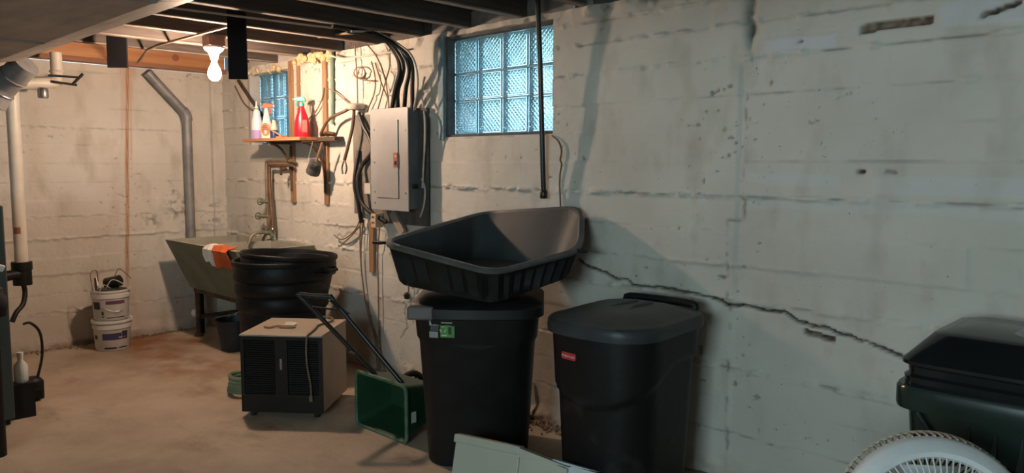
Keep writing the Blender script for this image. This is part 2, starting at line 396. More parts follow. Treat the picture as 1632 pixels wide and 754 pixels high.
# ceiling: subfloor planks and joists
dark = mat('dark_joist_wood', (.045, .034, .03), (.085, .066, .055), 5, .8, stretch=(6, .6, 6), bump=.3, bscale=8)  # very dark brown wood for joists and rim board
litedge = mat('lit_joist_edge', (.16, .13, .11), (.30, .25, .21), 10, .85, stretch=(3, .6, 3))  # paler joist undersides: the light on them is put into the colour
plk = mat('dark_subfloor', (.05, .036, .03), (.10, .07, .055), 4, .85, stretch=(.5, 5, 5))
ceil_ = struct(MB().box(-.15, XN + .15, YF - .15, .15, 2.395, 2.45).build('ceiling', plk), 'dark plank and joist basement ceiling', 'ceiling')
base = Vector(ceil_.location)
jm = None
for i in range(18):
    x = .915 + .4375 * i
    if jm is None:
        J = MB().box(-.022, .022, YF, .02, 2.165, 2.365); jo = bpy.data.objects.new('joist', J.mesh('joist')); jo.data.materials.append(dark); jm = jo.data
        E_ = MB().box(-.023, .023, YF, .02, 2.158, 2.1655); em = E_.mesh('joist_edge'); em.materials.append(litedge)
        finish(jo, False, 0)
    o = bpy.data.objects.new('joist', jm); COL.objects.link(o); o.parent = ceil_; o.location = Vector((x, 0, 0)) - base
    q = bpy.data.objects.new('lit_edge', em); COL.objects.link(q); q.parent = o
bpy.data.objects.remove(jo)
pm = MB().box(-.15, XN + .1, -.069, .069, 2.366, 2.392).mesh('subfloor_plank'); pm.materials.append(plk)
for i in range(37):
    o = bpy.data.objects.new('subfloor_plank', pm); COL.objects.link(o); o.parent = ceil_; o.location = Vector((0, .03 - .1425 * i, 0)) - base
# rim boards and sills on top of the walls
orange = mat('orange_pine', (.62, .30, .13), (.46, .20, .085), 3, .6, stretch=(4, .5, 7), bump=.1)
sillm = mat('reddish_sill', (.36, .17, .09), (.24, .11, .06), 4, .7, stretch=(4, .5, 7))
rim = struct(MB().box(.02, .06, YF, -.0, 2.172, 2.36).build('trim_1', orange), 'orange pine rim joist on the end wall', 'beam')
kn = MB(); kn.tube([(.0605, -.41, 2.235), (.0635, -.41, 2.235)], .028, 16)
ko = kn.build('knot', mat('wood_knot', (.38, .14, .08), (.28, .10, .06), 20, .6), rim); ko.location = -Vector(rim.location)
struct(MB().box(-.02, .10, YF, 0, 2.136, 2.17).build('trim_2', sillm), 'weathered sill plate under the rim joist', 'beam')
struct(MB().box(0, XN, .03, .09, 2.16, 2.37).build('trim_3', dark), 'dark rim board above the long wall', 'beam')

# exterior ground seen through the blocks
struct(MB().box(-3, 10, .62, 9, 1.30, 1.36).build('ground', mat('lawn', (.10, .17, .07), (.16, .24, .12), 5, .9)), 'lawn outside the basement windows', 'ground')

# ------------------------------------------------------------------ glass block windows
GM = bpy.data.materials.new('ribbed_glass_block'); GM.use_nodes = True
n = GM.node_tree.nodes; L = GM.node_tree.links; n.clear()
out = n.new('ShaderNodeOutputMaterial'); mx = n.new('ShaderNodeMixShader'); tr = n.new('ShaderNodeBsdfTranslucent'); gl = n.new('ShaderNodeBsdfGlass'); gs = n.new('ShaderNodeBsdfGlossy'); m2 = n.new('ShaderNodeMixShader'); fr = n.new('ShaderNodeFresnel')
tr.inputs[0].default_value = (.80, .92, .97, 1); gl.inputs['Roughness'].default_value = .06; gl.inputs['Color'].default_value = (.86, .95, .98, 1); gl.inputs['IOR'].default_value = 1.45; gs.inputs['Roughness'].default_value = .12
mx.inputs[0].default_value = .78
L.new(tr.outputs[0], mx.inputs[1]); L.new(gl.outputs[0], mx.inputs[2]); L.new(fr.outputs[0], m2.inputs[0]); L.new(mx.outputs[0], m2.inputs[1]); L.new(gs.outputs[0], m2.inputs[2]); L.new(m2.outputs[0], out.inputs[0])
mortar = mat('window_mortar', (.46, .50, .52), (.36, .40, .42), 20, .9)
def block_mesh(wd, ht, cells=7):
    N = 44; me = MB(); v = []; f = []
    for j in range(N + 1):
        for i in range(N + 1):
            x, z = i / N, j / N; e = min(x, 1 - x) * wd, min(z, 1 - z) * ht; edge = min(e)
            u_ = x * cells * wd / .19; w_ = z * cells * ht / .19
            a = abs(((u_ + w_) % 1) - .5); c = abs(((u_ - w_) % 1) - .5)
            h = .012 * (1 - (a + c)) if edge > .013 else .012
            if edge < .004: h = .003
            v.append((x * wd - wd / 2, -.036 - h, z * ht))
    for j in range(N):
        for i in range(N):
            k = j * (N + 1) + i; f.append((k, k + 1, k + N + 2, k + N + 1))
    me.add(v, f)
    g = len(me.v); hw = wd / 2
    me.add([(-hw, .036, 0), (hw, .036, 0), (hw, .036, ht), (-hw, .036, ht), (-hw, -.036, 0), (hw, -.036, 0), (hw, -.036, ht), (-hw, -.036, ht)],
           [(0, 3, 2, 1), (0, 1, 5, 4), (2, 3, 7, 6), (1, 2, 6, 5), (0, 4, 7, 3)])
    m_ = me.mesh('glass_block'); m_.materials.append(GM); return m_
B8 = block_mesh(.195, .195); B6 = block_mesh(.195, .150)
def block_window(name, x0, yp, z0, cols, rows, label):
    t_ = thing(name, label, 'window', (x0, yp, z0)); struct(t_)
    fm = MB(); z = 0
    W_ = .2 * cols
    for h in rows + [0]:
        fm.box(-.004, W_ + .004, -.030, .030, z - .0028, z + .0028); z += h
    H_ = sum(rows)
    for k in range(cols + 1): fm.box(.2 * k - .0028, .2 * k + .0028, -.029, .029, 0, H_)
    fm.build('mortar_joints', mortar, t_)
    z = 0
    for h in rows:
        for k in range(cols):
            o = bpy.data.objects.new('glass_block', B8 if h > .18 else B6); COL.objects.link(o); o.parent = t_; o.location = (.2 * k + .1, 0, z + .0025)
        z += h
    return t_
w1 = block_window('window_1', 2.929, .10, 1.560, 4, [.2, .155, .2], 'large glass block window, four blocks wide, beside the breaker panel')
blue = mat('blue_grey_paint', (.26, .36, .40), (.14, .19, .22), 7, .75, bump=.4)
darkframe = mat('dark_window_frame', (.075, .07, .068), (.13, .125, .12), 12, .85, bump=.4)
m = MB(); m.box(-.066, -.02, -.118, -.03, -.03, .575); m.build('painted_side_board', blue, w1, bevel=.003)
m = MB(); m.box(-.02, 0, -.095, .04, -.01, .57); m.box(-.02, .81, -.085, .04, -.014, -.001); m.box(-.02, .81, -.085, .04, .556, .572); m.build('window_frame', darkframe, w1)
w2 = block_window('window_2', .49, .135, 1.55, 3, [.2, .155, .2], 'small recessed glass block window above the wooden shelf')
# basement window on the unseen side that lets the daylight in
w3 = thing('window_3', 'plain window letting daylight in behind the viewer', 'window', (6.3, YF, 1.2)); struct(w3)
wf = mat('white_window_paint', (.7, .7, .68), rough=.5)
m = MB(); m.box(-.8, .8, -.08, -.02, 0, .04); m.box(-.8, .8, -.08, -.02, .80, .84); m.box(-.8, -.76, -.08, -.02, .04, .8); m.box(.76, .8, -.08, -.02, .04, .8); m.box(-.02, .02, -.08, -.02, .04, .8)
m.build('window_frame', wf, w3)
pane = bpy.data.materials.new('clear_pane'); pane.use_nodes = True; pb = pane.node_tree.nodes['Principled BSDF']; pb.inputs['Transmission Weight'].default_value = 1; pb.inputs['Roughness'].default_value = .02
for sx in (-.39, .39): MB().box(sx - .37, sx + .37, -.055, -.05, .04, .80).build('pane', pane, w3)
# ------------------------------------------------------------------ shared object materials
black_pl = mat('black_plastic', (.006, .0065, .007), (.011, .0115, .012), 7, .5, bump=.12, bscale=40, spec=.3)
black_sc = mat('scuffed_black_plastic', (.006, .0065, .007), (.035, .036, .036), 9, .5, bump=.15, bscale=30, spread=(.58, .9), spec=.3)
lid_grey = mat('charcoal_lid_plastic', (.026, .031, .034), (.040, .046, .05), 6, .45, bump=.1, spec=.4)
galv = mat('galvanised_steel', (.20, .20, .205), (.30, .30, .30), 10, .55, .35)
sheet = mat('duct_sheet_metal', (.27, .235, .205), (.40, .35, .31), 3, .55, .25, stretch=(1, 4, 1))
pvc = mat('white_pvc', (.68, .64, .56), (.58, .53, .45), 6, .4)
rub = mat('black_rubber', (.012, .012, .012), rough=.55)
brown_w = mat('brown_wire', (.16, .10, .06), (.24, .16, .10), 20, .6)
white_w = mat('dirty_white_cable', (.52, .50, .46), (.40, .38, .34), 12, .6)
wood_b = mat('brown_wood_strip', (.22, .12, .065), (.33, .19, .10), 5, .7, stretch=(6, 6, .6))
rusty = mat('rusty_iron', (.045, .032, .026), (.13, .065, .035), 16, .75, .3, bump=.3)
steel = mat('dull_steel', (.35, .35, .34), (.25, .25, .25), 20, .4, .8)
white_pl = mat('white_plastic', (.72, .71, .68), (.62, .61, .57), 4, .45)
black_paint = mat('black_paint', (.013, .013, .014), rough=.35)

# ------------------------------------------------------------------ light fitting
BX, BY = 1.785, -.885
lt = thing('ceiling_light', 'bare glowing bulb in a white porcelain holder under the joists', 'light', (BX, BY, 1.90))
MB().box(-.05, .05, -.05, .05, .195, .258).build('junction_box', mat('old_box', (.16, .10, .09), (.24, .15, .13), 12, .7), lt, bevel=.003)
MB().lathe([(.058, .195), (.060, .185), (.052, .172), (.032, .155), (.026, .135), (.022, .118), (.012, .118)], 24).build('lamp_holder', mat('porcelain', (.85, .83, .8), rough=.25), lt, smooth=True)
bulbm = mat('lit_bulb', (1, 1, 1), emit=((1.0, .70, .50), BULB_E))
MB().lathe([(.0005, -.012), (.017, -.009), (.031, .004), (.0385, .022), (.039, .038), (.033, .060), (.021, .082), (.015, .10), (.0135, .125)], 24).build('bulb', bulbm, lt, smooth=True)

# ------------------------------------------------------------------ trunk duct along the ceiling
dt = thing('trunk_duct', 'wide rectangular sheet metal trunk duct under the joists', 'duct', (4.3, -2.4, 1.93))
def duct_sec(x0, x1, name):
    prof = [(.57, .026), (.44, .0), (-.55, .0), (-.58, .03), (-.58, .20), (.57, .20)]
    m = MB(); m.loft([[(x0, y, z) for y, z in prof], [(x1, y, z) for y, z in prof]]); return m.build(name, sheet, dt)
xs_ = [-2.95, -1.9, -.6, .7, 2.0, 3.3, 4.2]
for a, b_ in zip(xs_[:-1], xs_[1:]): duct_sec(a + .004, b_ - .004, 'duct_section')
for a in xs_[1:-1]:
    m = MB(); m.box(a - .014, a + .014, -.57, .435, -.006, .006); m.build('drive_cleat', galv, dt)
# round take-off at the far end
tk = thing('duct_elbow', 'round galvanised adjustable elbow below the far end of the trunk duct', 'duct', (1.2, -1.85, 1.72))
m = MB(); m.tube([(.02, .10, .24), (-.05, .05, .17), (-.12, 0, .10), (-.14, -.05, .0)], .075, 20, 3); m.build('elbow', galv, tk, smooth=True)
for c_, d_ in (((-.05, .05, .17), (-.7, -.5, -.7)), ((-.125, -.01, .08), (-.4, -.5, -1))):
    d_ = Vector(d_).normalized(); X_ = d_.orthogonal().normalized(); MB().ring_torus(.077, .005, 24, 6, c_, X_, d_.cross(X_)).build('seam_ring', steel, tk, smooth=True)

# ------------------------------------------------------------------ hanging dark boards
slate = mat('dark_slate_paint', (.010, .009, .012), (.015, .014, .018), 5, .85, spec=.2)
tag(MB().obox((1.14, -1.22, 2.1785), (.045, .045, 0), (-.006, .006, 0), (0, 0, .1865)).build('hanging_board', slate, bevel=.002), 'dark board hanging over the rust streak on the end wall', 'board')
tag(MB().obox((2.365, -1.02, 2.105), (.036, .036, 0), (-.006, .006, 0), (0, 0, .260)).build('hanging_board', slate, bevel=.002), 'dark board hanging just right of the glowing bulb', 'board')
tag(MB().tube([(.62, -.905, 2.10), (1.0, -.98, 2.145), (1.2, -.985, 2.154), (2.3, -.985, 2.154)], lambda t: .009, 8).build('ceiling_rod', mat('tan_rod', (.35, .24, .16), (.22, .15, .1), 10, .6)), 'thin tan rod fixed below the joists left of the bulb', 'rod')

# ------------------------------------------------------------------ downspout on end wall
ds = thing('drain_pipe', 'grey galvanised pipe with a bend running down the end wall', 'pipe', (.085, -.345, .70))
MB().tube([(0, -.30, 1.40), (0, -.01, 1.09)], .036, 16).build('upper_run', galv, ds, smooth=True)
MB().tube([(0, -.03, 1.115), (0, -.006, 1.08), (0, .002, 1.03)], .042, 16, 4).build('elbow', galv, ds, smooth=True)
MB().tube([(0, 0, 1.05), (0, 0, .02)], .036, 16).build('lower_run', galv, ds, smooth=True)

# ------------------------------------------------------------------ white drain pipes far left
wp = thing('drain_stack', 'white plastic drain pipe standing in a black coupling at far left', 'pipe', (.35, -1.63, .55))
MB().tube([(0, 0, .12), (0, 0, 1.45)], .041, 18).build('pipe', pvc, wp, smooth=True)
MB().lathe([(.058, .0), (.058, .10), (.064, .105), (.064, .16), (.044, .16)], 20).build('coupling', black_pl, wp, smooth=True)
m = MB(); v = [(.0418 * math.cos(a), .0418 * math.sin(a), z) for z in (.355, .40) for a in np.linspace(-1.15, -.1, 7)]; m.add(v, [(k, k + 1, k + 8, k + 7) for k in range(6)]); m.build('paper_label', mat('brown_label', (.30, .13, .06), rough=.8), wp)
MB().tube([(.02, -.02, .08), (.03, -.12, .07), (.05, -.22, .05)], .035, 12, 4).build('side_arm', black_pl, wp, smooth=True)
MB().tube([(.0, 0, .02), (.0, .01, -.05), (.02, -.01, -.13), (.05, -.06, -.18), (.06, -.09, -.24)], .016, 10, 5).build('hose', rub, wp, smooth=True)
hp = thing('branch_pipe', 'white plastic branch pipe turning up into the ceiling at far left', 'pipe', (.35, -1.45, 1.90))
MB().tube([(0, -.14, .02), (0, .10, .045)], .040, 16).build('pipe', pvc, hp, smooth=True)
MB().tube([(0, .08, .045), (0, .095, .07), (0, .095, .25)], .038, 16, 3).build('upright', pvc, hp, smooth=True)
MB().ring_torus(.040, .008, 20, 6, (0, .095, .12)).build('collar', pvc, hp, smooth=True)
MB().lathe([(.030, -.10), (.034, -.09), (.034, -.045), (.026, -.03)], 16, (0.02, .0, .03)).build('cleanout_cap', steel, hp, smooth=True)
tag(MB().tube([(.40, -1.42, 1.985), (.42, -1.235, 1.985), (.42, -1.215, 1.995)], .008, 6).tube([(.42, -1.28, 1.93), (.42, -1.21, 2.01)], .011, 6).tube([(.40, -1.40, 1.945), (.42, -1.25, 1.93)], .009, 6).build('pipe_bracket', rub), 'black iron bracket carrying the white branch pipe', 'bracket')

# ------------------------------------------------------------------ dark equipment at the far left edge
cb = thing('equipment_cabinet', 'tall dark grey-green cabinet cut off by the left edge', 'cabinet', (1.50, -2.27, 0))
MB().box(-.25, .25, -.25, .25, .03, 1.165).build('body', mat('dark_green_grey', (.045, .055, .05), (.06, .07, .062), 3, .5), cb, bevel=.008)
MB().box(-.23, .23, -.23, .23, 0, .03).build('plinth', black_pl, cb)
MB().box(-.22, .22, -.255, -.25, .1, 1.08).build('front_panel', mat('cabinet_panel', (.035, .042, .038), rough=.4), cb)
pp_ = thing('black_standpipe', 'black pipe with a round collar in front of the dark cabinet', 'pipe', (2.20, -2.205, 0))
MB().tube([(0, 0, 0), (0, 0, .78)], .045, 16).build('pipe', black_pl, pp_, smooth=True)
MB().lathe([(.05, .66), (.075, .67), (.08, .70), (.08, .755), (.065, .775), (.065, .80), (.05, .81)], 20).build('collar', black_pl, pp_, smooth=True)
MB().tube([(0, .0, .93), (.02, .05, .90), (.02, .07, .89)], .016, 8).tube([(0, 0, .79), (0, 0, .93)], .012, 8).build('white_lever', white_pl, pp_, smooth=True)
pu = thing('small_pump', 'small black pump with a cord beside the dark cabinet', 'pump', (1.30, -1.83, 0))
MB().lathe([(.06, 0), (.06, .10), (.045, .12), (.03, .13)], 18).box(.04, .09, -.03, .03, .02, .07).build('body', black_pl, pu, smooth=True)
MB().tube([(.02, .02, .11), (.0, .06, .25), (-.02, .06, .38), (0, .01, .45), (0, -.03, .45)], .008, 8, 6).build('cord', rub, pu, smooth=True)
wb = thing('white_bottle', 'small white bottle next to the dark cabinet', 'bottle', (1.62, -1.955, .19))
MB().lathe([(.03, 0), (.035, .01), (.035, .09), (.014, .12), (.014, .15), (.002, .15)], 16).build('body', white_pl, wb, smooth=True)
MB().lathe([(.016, .14), (.016, .165), (.002, .166)], 14).build('cap', white_pl, wb, smooth=True)
MB().box(-.05, .05, -.05, .05, -.19, 0).build('stand_block', black_pl, wb)

# ------------------------------------------------------------------ stacked white pails
def pail(z, label, top):
    t_ = thing('paint_pail', label, 'bucket', (.30, -1.055, z), random.uniform(-.1, .1) + .2, 'white pails by the end wall')
    MB().lathe([(.112, 0), (.116, .005), (.126, .16), (.127, .162), (.133, .165), (.134, .195), (.128, .197), (.130, .205), (.136, .21), (.136, .222), (.125, .222), (.122, .20), (.112, .02), (.0, .015)], 32, c1=False).build('body', white_pl, t_, smooth=True)
    def band(z0, z1, a0, a1, m_, nm):
        m = MB(); N = 12; v = []
        rad = lambda zz: .1168 + (zz - .005) / .155 * .0095 + .0006
        for zz in (z0, z1):
            for k in range(N + 1):
                a = math.radians(a0 + (a1 - a0) * k / N); v.append((rad(zz) * math.cos(a), rad(zz) * math.sin(a), zz))
        m.add(v, [(k, k + 1, N + 2 + k, N + 1 + k) for k in range(N)]); m.build(nm, m_, t_, smooth=True)
    pur = mat('purple_print', (.06, .05, .14), rough=.5); dk = mat('dark_print', (.035, .03, .05), rough=.5)
    if top:
        band(.122, .148, -42, 20, mat('plum_print', (.14, .06, .13), rough=.5), 'label_stripe'); band(.085, .14, -92, -62, dk, 'label_panel'); band(.045, .07, -58, -50, dk, 'label_mark'); band(.028, .036, -58, -50, dk, 'label_mark')
        m = MB(); m.tube([(.128 * math.cos(math.radians(a)), .128 * math.sin(math.radians(a)), z_) for a, z_ in ((-50, .10), (-38, .085), (-20, .07), (-5, .065), (10, .075))], .003, 6, 4); m.build('handle', steel, t_)
        m = MB(); m.tube([(.130 * math.cos(math.radians(a)), .130 * math.sin(math.radians(a)), .066) for a in (-15, -2)], .008, 8); m.build('handle_grip', white_pl, t_)
        band(.02, .026, -40, 22, dk, 'label_line')
    else:
        band(.085, .135, -60, 2, pur, 'label_panel'); band(.085, .145, 3, 25, dk, 'label_panel'); band(.097, .106, -8, 20, white_pl, 'label_mark'); band(.09, .12, -96, -80, dk, 'label_mark')
        band(.018, .03, -55, -15, dk, 'label_line'); band(.02, .028, -8, 24, dk, 'label_line')
        MB().lathe([(.0, .217), (.122, .217), (.128, .228), (.139, .228), (.141, .21), (.137, .205)], 32, c1=False).build('lid', white_pl, t_, smooth=True)
    return t_
pail(0, 'lower white pail with a lid and navy label on the floor', False)
pail(.229, 'upper white pail with a wire handle, stacked on another pail', True)
pm_ = thing('old_pump', 'tangled dark pump and wires piled in the upper pail', 'pump', (.30, -1.055, .40))
m = MB(); m.lathe([(.09, .0), (.10, .03), (.09, .055), (.03, .07)], 14); m.build('motor_base', mat('grimy_metal', (.05, .05, .048), (.12, .11, .10), 30, .5, .5, bump=.5), pm_, smooth=True)
m = MB(); m.tube([(-.02, -.02, .09), (.06, .05, .115)], .042, 14); m.build('motor', black_paint, pm_, smooth=True)
m = MB(); m.obox((-.02, -.09, .085), (.02, .0, .03), (.0, .006, 0), (-.02, 0, .03)); m.build('tag', white_pl, pm_)
m = MB(); m.tube([(.05, -.11, .03), (.045, -.115, .15)], .007, 6); m.build('rod', rusty, pm_)
for pts in ([(.08, -.06, .06), (.1, -.02, .13), (.1, .05, .10), (.11, .09, .05)], [(.09, -.03, .07), (.11, -.08, .10), (.10, -.11, .05)], [(.05, .0, .10), (.06, .04, .20), (.05, .09, .17), (.06, .13, .12)], [(.03, -.13, .05), (.03, -.14, .18), (.03, -.10, .20), (.03, -.09, .12)]):
    MB().tube(pts, .0035, 6, 6).build('wire', white_w if pts[0][0] > .06 else brown_w, pm_, smooth=True)

# ------------------------------------------------------------------ laundry sink
green = mat('faded_green_paint', (.115, .13, .085), (.17, .18, .12), 4, .7, bump=.25, bscale=30)
pale = mat('worn_concrete', (.40, .38, .31), (.30, .29, .23), 6, .8, bump=.3)
sk = thing('laundry_sink', 'large green concrete laundry sink with a sloping front', 'sink', (.27, -.02, 0))
SW, ST, SB = 1.19, .79, .395
def sink_ring(x0, x1, yf, yb, z, n=1): return [(x0, yf, z), (x1, yf, z), (x1, yb, z), (x0, yb, z)]
m = MB(); m.loft([sink_ring(.015, SW - .02, -.43, 0, SB), sink_ring(0, SW, -.61, 0, ST)], True, False); m.build('outer_shell', green, sk)
m = MB()
m.loft([sink_ring(0, SW, -.61, 0, ST), sink_ring(.035, SW - .035, -.57, -.04, ST)], False, False)
m.build('rim', pale, sk)
m = MB(); m.loft([sink_ring(.035, .575, -.57, -.04, ST), sink_ring(.06, .555, -.40, -.05, SB + .04)], False, True); m.loft([sink_ring(.615, SW - .035, -.57, -.04, ST), sink_ring(.635, SW - .06, -.40, -.05, SB + .04)], False, True); m.build('basin', pale, sk)
m = MB(); m.box(.573, .617, -.57, -.04, ST - .08, ST - .004); m.build('divider', pale, sk)
for lx, ly in ((.075, -.40), (1.09, -.40), (.075, -.05), (1.09, -.05)):
    m = MB(); m.tube([(lx, ly, SB), (lx, ly, .03)], .02, 10); m.lathe([(.035, 0), (.035, .012), (.02, .03)], 12, (lx, ly, 0)); m.build('leg', rusty, sk)
m = MB(); 
for bx in ((.05, 1.11, -.42, -.38, SB - .035, SB), (.05, 1.11, -.07, -.03, SB - .035, SB), (.06, .09, -.4, -.05, .14, .17), (.07, 1.10, -.06, -.04, .14, .17)): MB().box(*bx).build('stand_rail', rusty, sk)
m = MB(); m.tube([(.30, -.18, SB), (.30, -.18, .30), (.36, -.14, .26), (.42, -.12, .32)], .025, 10, 4); m.build('drain_trap', rusty, sk, smooth=True)
# rags over the front edge
def rag(name, m_, x0, x1, drop, label, seed):
    N, Mm = 14, 18; v = []; rnd = random.Random(seed)
    ph = rnd.uniform(0, 6)
    for j in range(Mm + 1):
        s = j / Mm
        for i in range(N + 1):
            u = i / N; x = x0 + (x1 - x0) * u + .012 * math.sin(5 * s + ph) * (s > .35)
            wob = .016 * math.sin(u * 11 + ph) * min(1, max(0, (s - .3) * 3))
            if s < .35: y = -.55 - .075 * (s / .35); z = ST + .010 + .008 * math.sin(u * 9 + s * 8 + ph)
            else:
                q = (s - .35) / .65; y = -.645 + .18 / .39 * drop * q * .75 - wob; z = ST - .004 - drop * q * (1 - .18 * math.sin(u * 3.5 + ph))
            v.append((.27 + x, -.02 + y, z))
    f = [(j * (N + 1) + i, j * (N + 1) + i + 1, (j + 1) * (N + 1) + i + 1, (j + 1) * (N + 1) + i) for j in range(Mm) for i in range(N)]
    o = MB().add(v, f).build(name, m_, smooth=True); s = o.modifiers.new('thick', 'SOLIDIFY'); s.thickness = .006; s.offset = 1
    return tag(o, label, 'rag')
rag('rag', mat('white_cloth', (.75, .72, .68), (.62, .58, .53), 12, .9, bump=.3), .76, .91, .12, 'white rag draped over the front edge of the green sink', 1)
rag('rag', mat('orange_cloth', (.62, .13, .035), (.45, .085, .02), 12, .9, bump=.3), .89, 1.10, .14, 'orange rag draped over the front edge of the green sink', 2)
# things beneath the sink
bk = thing('black_bucket', 'small black bucket on the floor under the green sink', 'bucket', (.98, -.42, 0))
MB().lathe([(.10, 0), (.135, .21), (.142, .215), (.142, .23), (.128, .23), (.10, .015), (.0, .01)], 24, c1=False).build('body', mat('blue_black_plastic', (.010, .014, .022), rough=.5), bk, smooth=True)
MB().tube([(.13 * math.cos(a), .13 * math.sin(a) , .22 + .0 + .06 * math.sin(a)) for a in np.linspace(0, math.pi, 9)], .004, 6).build('handle', steel, bk)
su = thing('sump_pipe', 'black pipe with a white cap beside the front left sink leg', 'pipe', (.24, -.36, 0))
MB().tube([(0, 0, .0), (0, 0, .26), (.0, .0, .38)], .034, 14).build('pipe', rub, su, smooth=True)
MB().sphere((0, -.045, .17), .026, 10, 8, 1.3).build('cap', white_pl, su, smooth=True)

# ------------------------------------------------------------------ faucet pipes over the sink
fp = thing('faucet_pipes', 'old water pipes with two valves and a tap over the green sink', 'faucet', (.90, -.06, .80))
MB().tube([(.33, .02, .605), (-.03, 0, .605), (-.052, 0, .60), (-.055, 0, .575), (-.06, 0, .25), (-.045, 0, .05)], .013, 10).build('cold_pipe', mat('old_copper', (.22, .15, .10), (.30, .24, .16), 12, .45, .6), fp, smooth=True)
MB().tube([(.33, -.0, .575), (.03, -.01, .575), (.012, -.01, .57), (.01, -.01, .54), (.01, -.01, .40), (.03, -.01, .22), (.045, -.01, .06)], .013, 10, 3).build('hot_pipe', mat('brown_pipe', (.15, .085, .05), (.22, .13, .08), 12, .5, .5), fp, smooth=True)
verd = mat('verdigris_brass', (.17, .24, .19), (.30, .28, .18), 18, .5, .5)
for z in (.29, .175):
    v_ = MB(); v_.tube([(-.14 if z < .2 else -.10, -.035, z), (-.03, 0, z)], .012, 10); v_.build('valve', verd, fp, smooth=True)
    c_ = (-.14 if z < .2 else -.10, -.035, z)
    w_ = MB(); w_.ring_torus(.024, .006, 16, 6, c_, (0, 1, 0), (0, 0, 1)); w_.tube([(c_[0], c_[1] - .022, z), (c_[0], c_[1] + .022, z)], .005, 6); w_.build('valve_wheel', verd, fp, smooth=True)
m = MB(); m.tube([(-.05, -.02, .05), (.06, -.02, .05)], .022, 10); m.tube([(.02, -.02, .05), (.02, -.12, .06), (.02, -.18, .03), (.02, -.20, -.02)], .013, 10, 4); m.build('tap_body', verd, fp, smooth=True)
for pts in ([(.06, -.02, .06), (.11, -.05, .09)], [(-.05, -.02, .06), (-.03, -.06, .09)]): MB().tube(pts, .006, 8).build('tap_handle', steel, fp)
m = MB(); m.tube([(.03, -.015, .20), (-.01, -.05, .03), (-.05, -.10, -.09)], .011, 8, 4); m.build('hose', brown_w, fp, smooth=True)
m = MB(); m.tube([(.26, -.01, .55), (.26, -.05, .54)], .015, 8); m.box(.25, .27, -.055, -.045, .50, .56); m.build('shutoff', rusty, fp)

# ------------------------------------------------------------------ wall shelf with uprights and brackets
sh = thing('wall_shelf', 'wooden shelf board on curved iron brackets below the small window', 'shelf', (1.30, 0, 1.08))
pl_o = mat('orange_shelf_wood', (.50, .24, .11), (.36, .16, .075), 5, .65, stretch=(.6, 6, 6))
MB().box(-.50, .33, -.225, -.085, .470, .492).build('plank', pl_o, sh, bevel=.002)
MB().box(-.40, .55, -.085, -.02, .462, .492).build('plank', mat('dark_shelf_wood', (.05, .035, .025), (.09, .06, .04), 6, .7, stretch=(.6, 6, 6)), sh, bevel=.002)
for sx in (-.14, .325):
    MB().box(sx - .026, sx + .026, -.020, .004, .012, 1.07).build('upright', wood_b, sh, bevel=.002)
    br = MB()
    pts = [(sx, -.026 - .17 * (1 - math.cos(a)) , .20 + .255 * math.sin(a)) for a in np.linspace(0, math.pi / 2, 9)]
    br.tube(pts, .010, 8); br.tube([(sx, -.026, .10), (sx, -.026, .44)], .010, 8); br.tube([(sx, -.03, .458), (sx, -.205, .458)], .009, 8)
    br.build('bracket', rusty, sh, smooth=True)
MB().box(-.06, -.02, -.012, .004, .50, 1.05).build('upright', wood_b, sh)
tag(MB().tube([(1.735, -.02, 2.24), (1.732, -.02, 2.1), (1.728, -.02, 1.66)], lambda t: .016 - .004 * t, 10).build('green_pipe', mat('green_paint_pipe', (.12, .20, .15), (.18, .25, .18), 12, .6)), 'thin green painted pipe next to the right shelf upright', 'pipe')
# ------- bottles on shelf
SZ = 1.573
def ell(w, d, z): return [(w * math.cos(a), d * math.sin(a), z) for a in np.linspace(0, 2 * math.pi, 21)[:-1]]
def spray(name, label, loc, rz, body, prof, headm, neckm, zt, liquid=None):
    t_ = thing(name, label, 'spray bottle', loc, rz)
    m = MB(); m.loft([ell(w, d, z) for w, d, z in prof]); m.build('bottle', body, t_, smooth=True)
    if liquid:
        m = MB(); m.loft([ell(w * 1.015, d * 1.015, z) for w, d, z in prof if z <= liquid[1]] + [ell(prof[2][0] * 1.015, prof[2][1] * 1.015, liquid[1])]); m.build('liquid', liquid[0], t_, smooth=True)
    return t_
def head(t_, zt, hm, nm, sc_=1.0):
    MB().lathe([(.017, zt - .004), (.017, zt + .018), (.011, zt + .02), (.011, zt + .03)], 14).build('collar', nm, t_, smooth=True)
    m = MB(); m.loft([[(x * sc_, y, z) for x, y, z in r] for r in (
        [(-.028, -.011, zt + .028), (.050, -.009, zt + .036), (.050, .009, zt + .036), (-.028, .011, zt + .028)],
        [(-.030, -.013, zt + .046), (.053, -.010, zt + .052), (.053, .010, zt + .052), (-.030, .013, zt + .046)],
        [(-.016, -.010, zt + .066), (.045, -.008, zt + .062), (.045, .008, zt + .062), (-.016, .010, zt + .066)])]); m.build('trigger_head', hm, t_, bevel=.004)
    m = MB(); m.tube([(.026 * sc_, 0, zt + .036), (.034 * sc_, 0, zt + .012), (.028 * sc_, 0, zt - .012)], .006, 8, 3); m.build('trigger', hm, t_, smooth=True)
    m = MB(); m.tube([(.05 * sc_, 0, zt + .046), (.062 * sc_, 0, zt + .046)], .008, 10); m.build('nozzle', nm, t_)
clear = mat('cloudy_plastic', (.72, .70, .74), rough=.3); lil = mat('lilac_liquid', (.45, .33, .62), rough=.25)
a = spray('plain_bottle', 'cloudy white bottle with lilac liquid, leftmost on the shelf', (.885, -.15, SZ - .008), .77, clear, [(.036, .030, 0), (.040, .034, .006), (.040, .034, .12), (.036, .032, .15), (.028, .027, .18), (.026, .025, .215), (.013, .013, .232)], None, None, .232, (lil, .075))
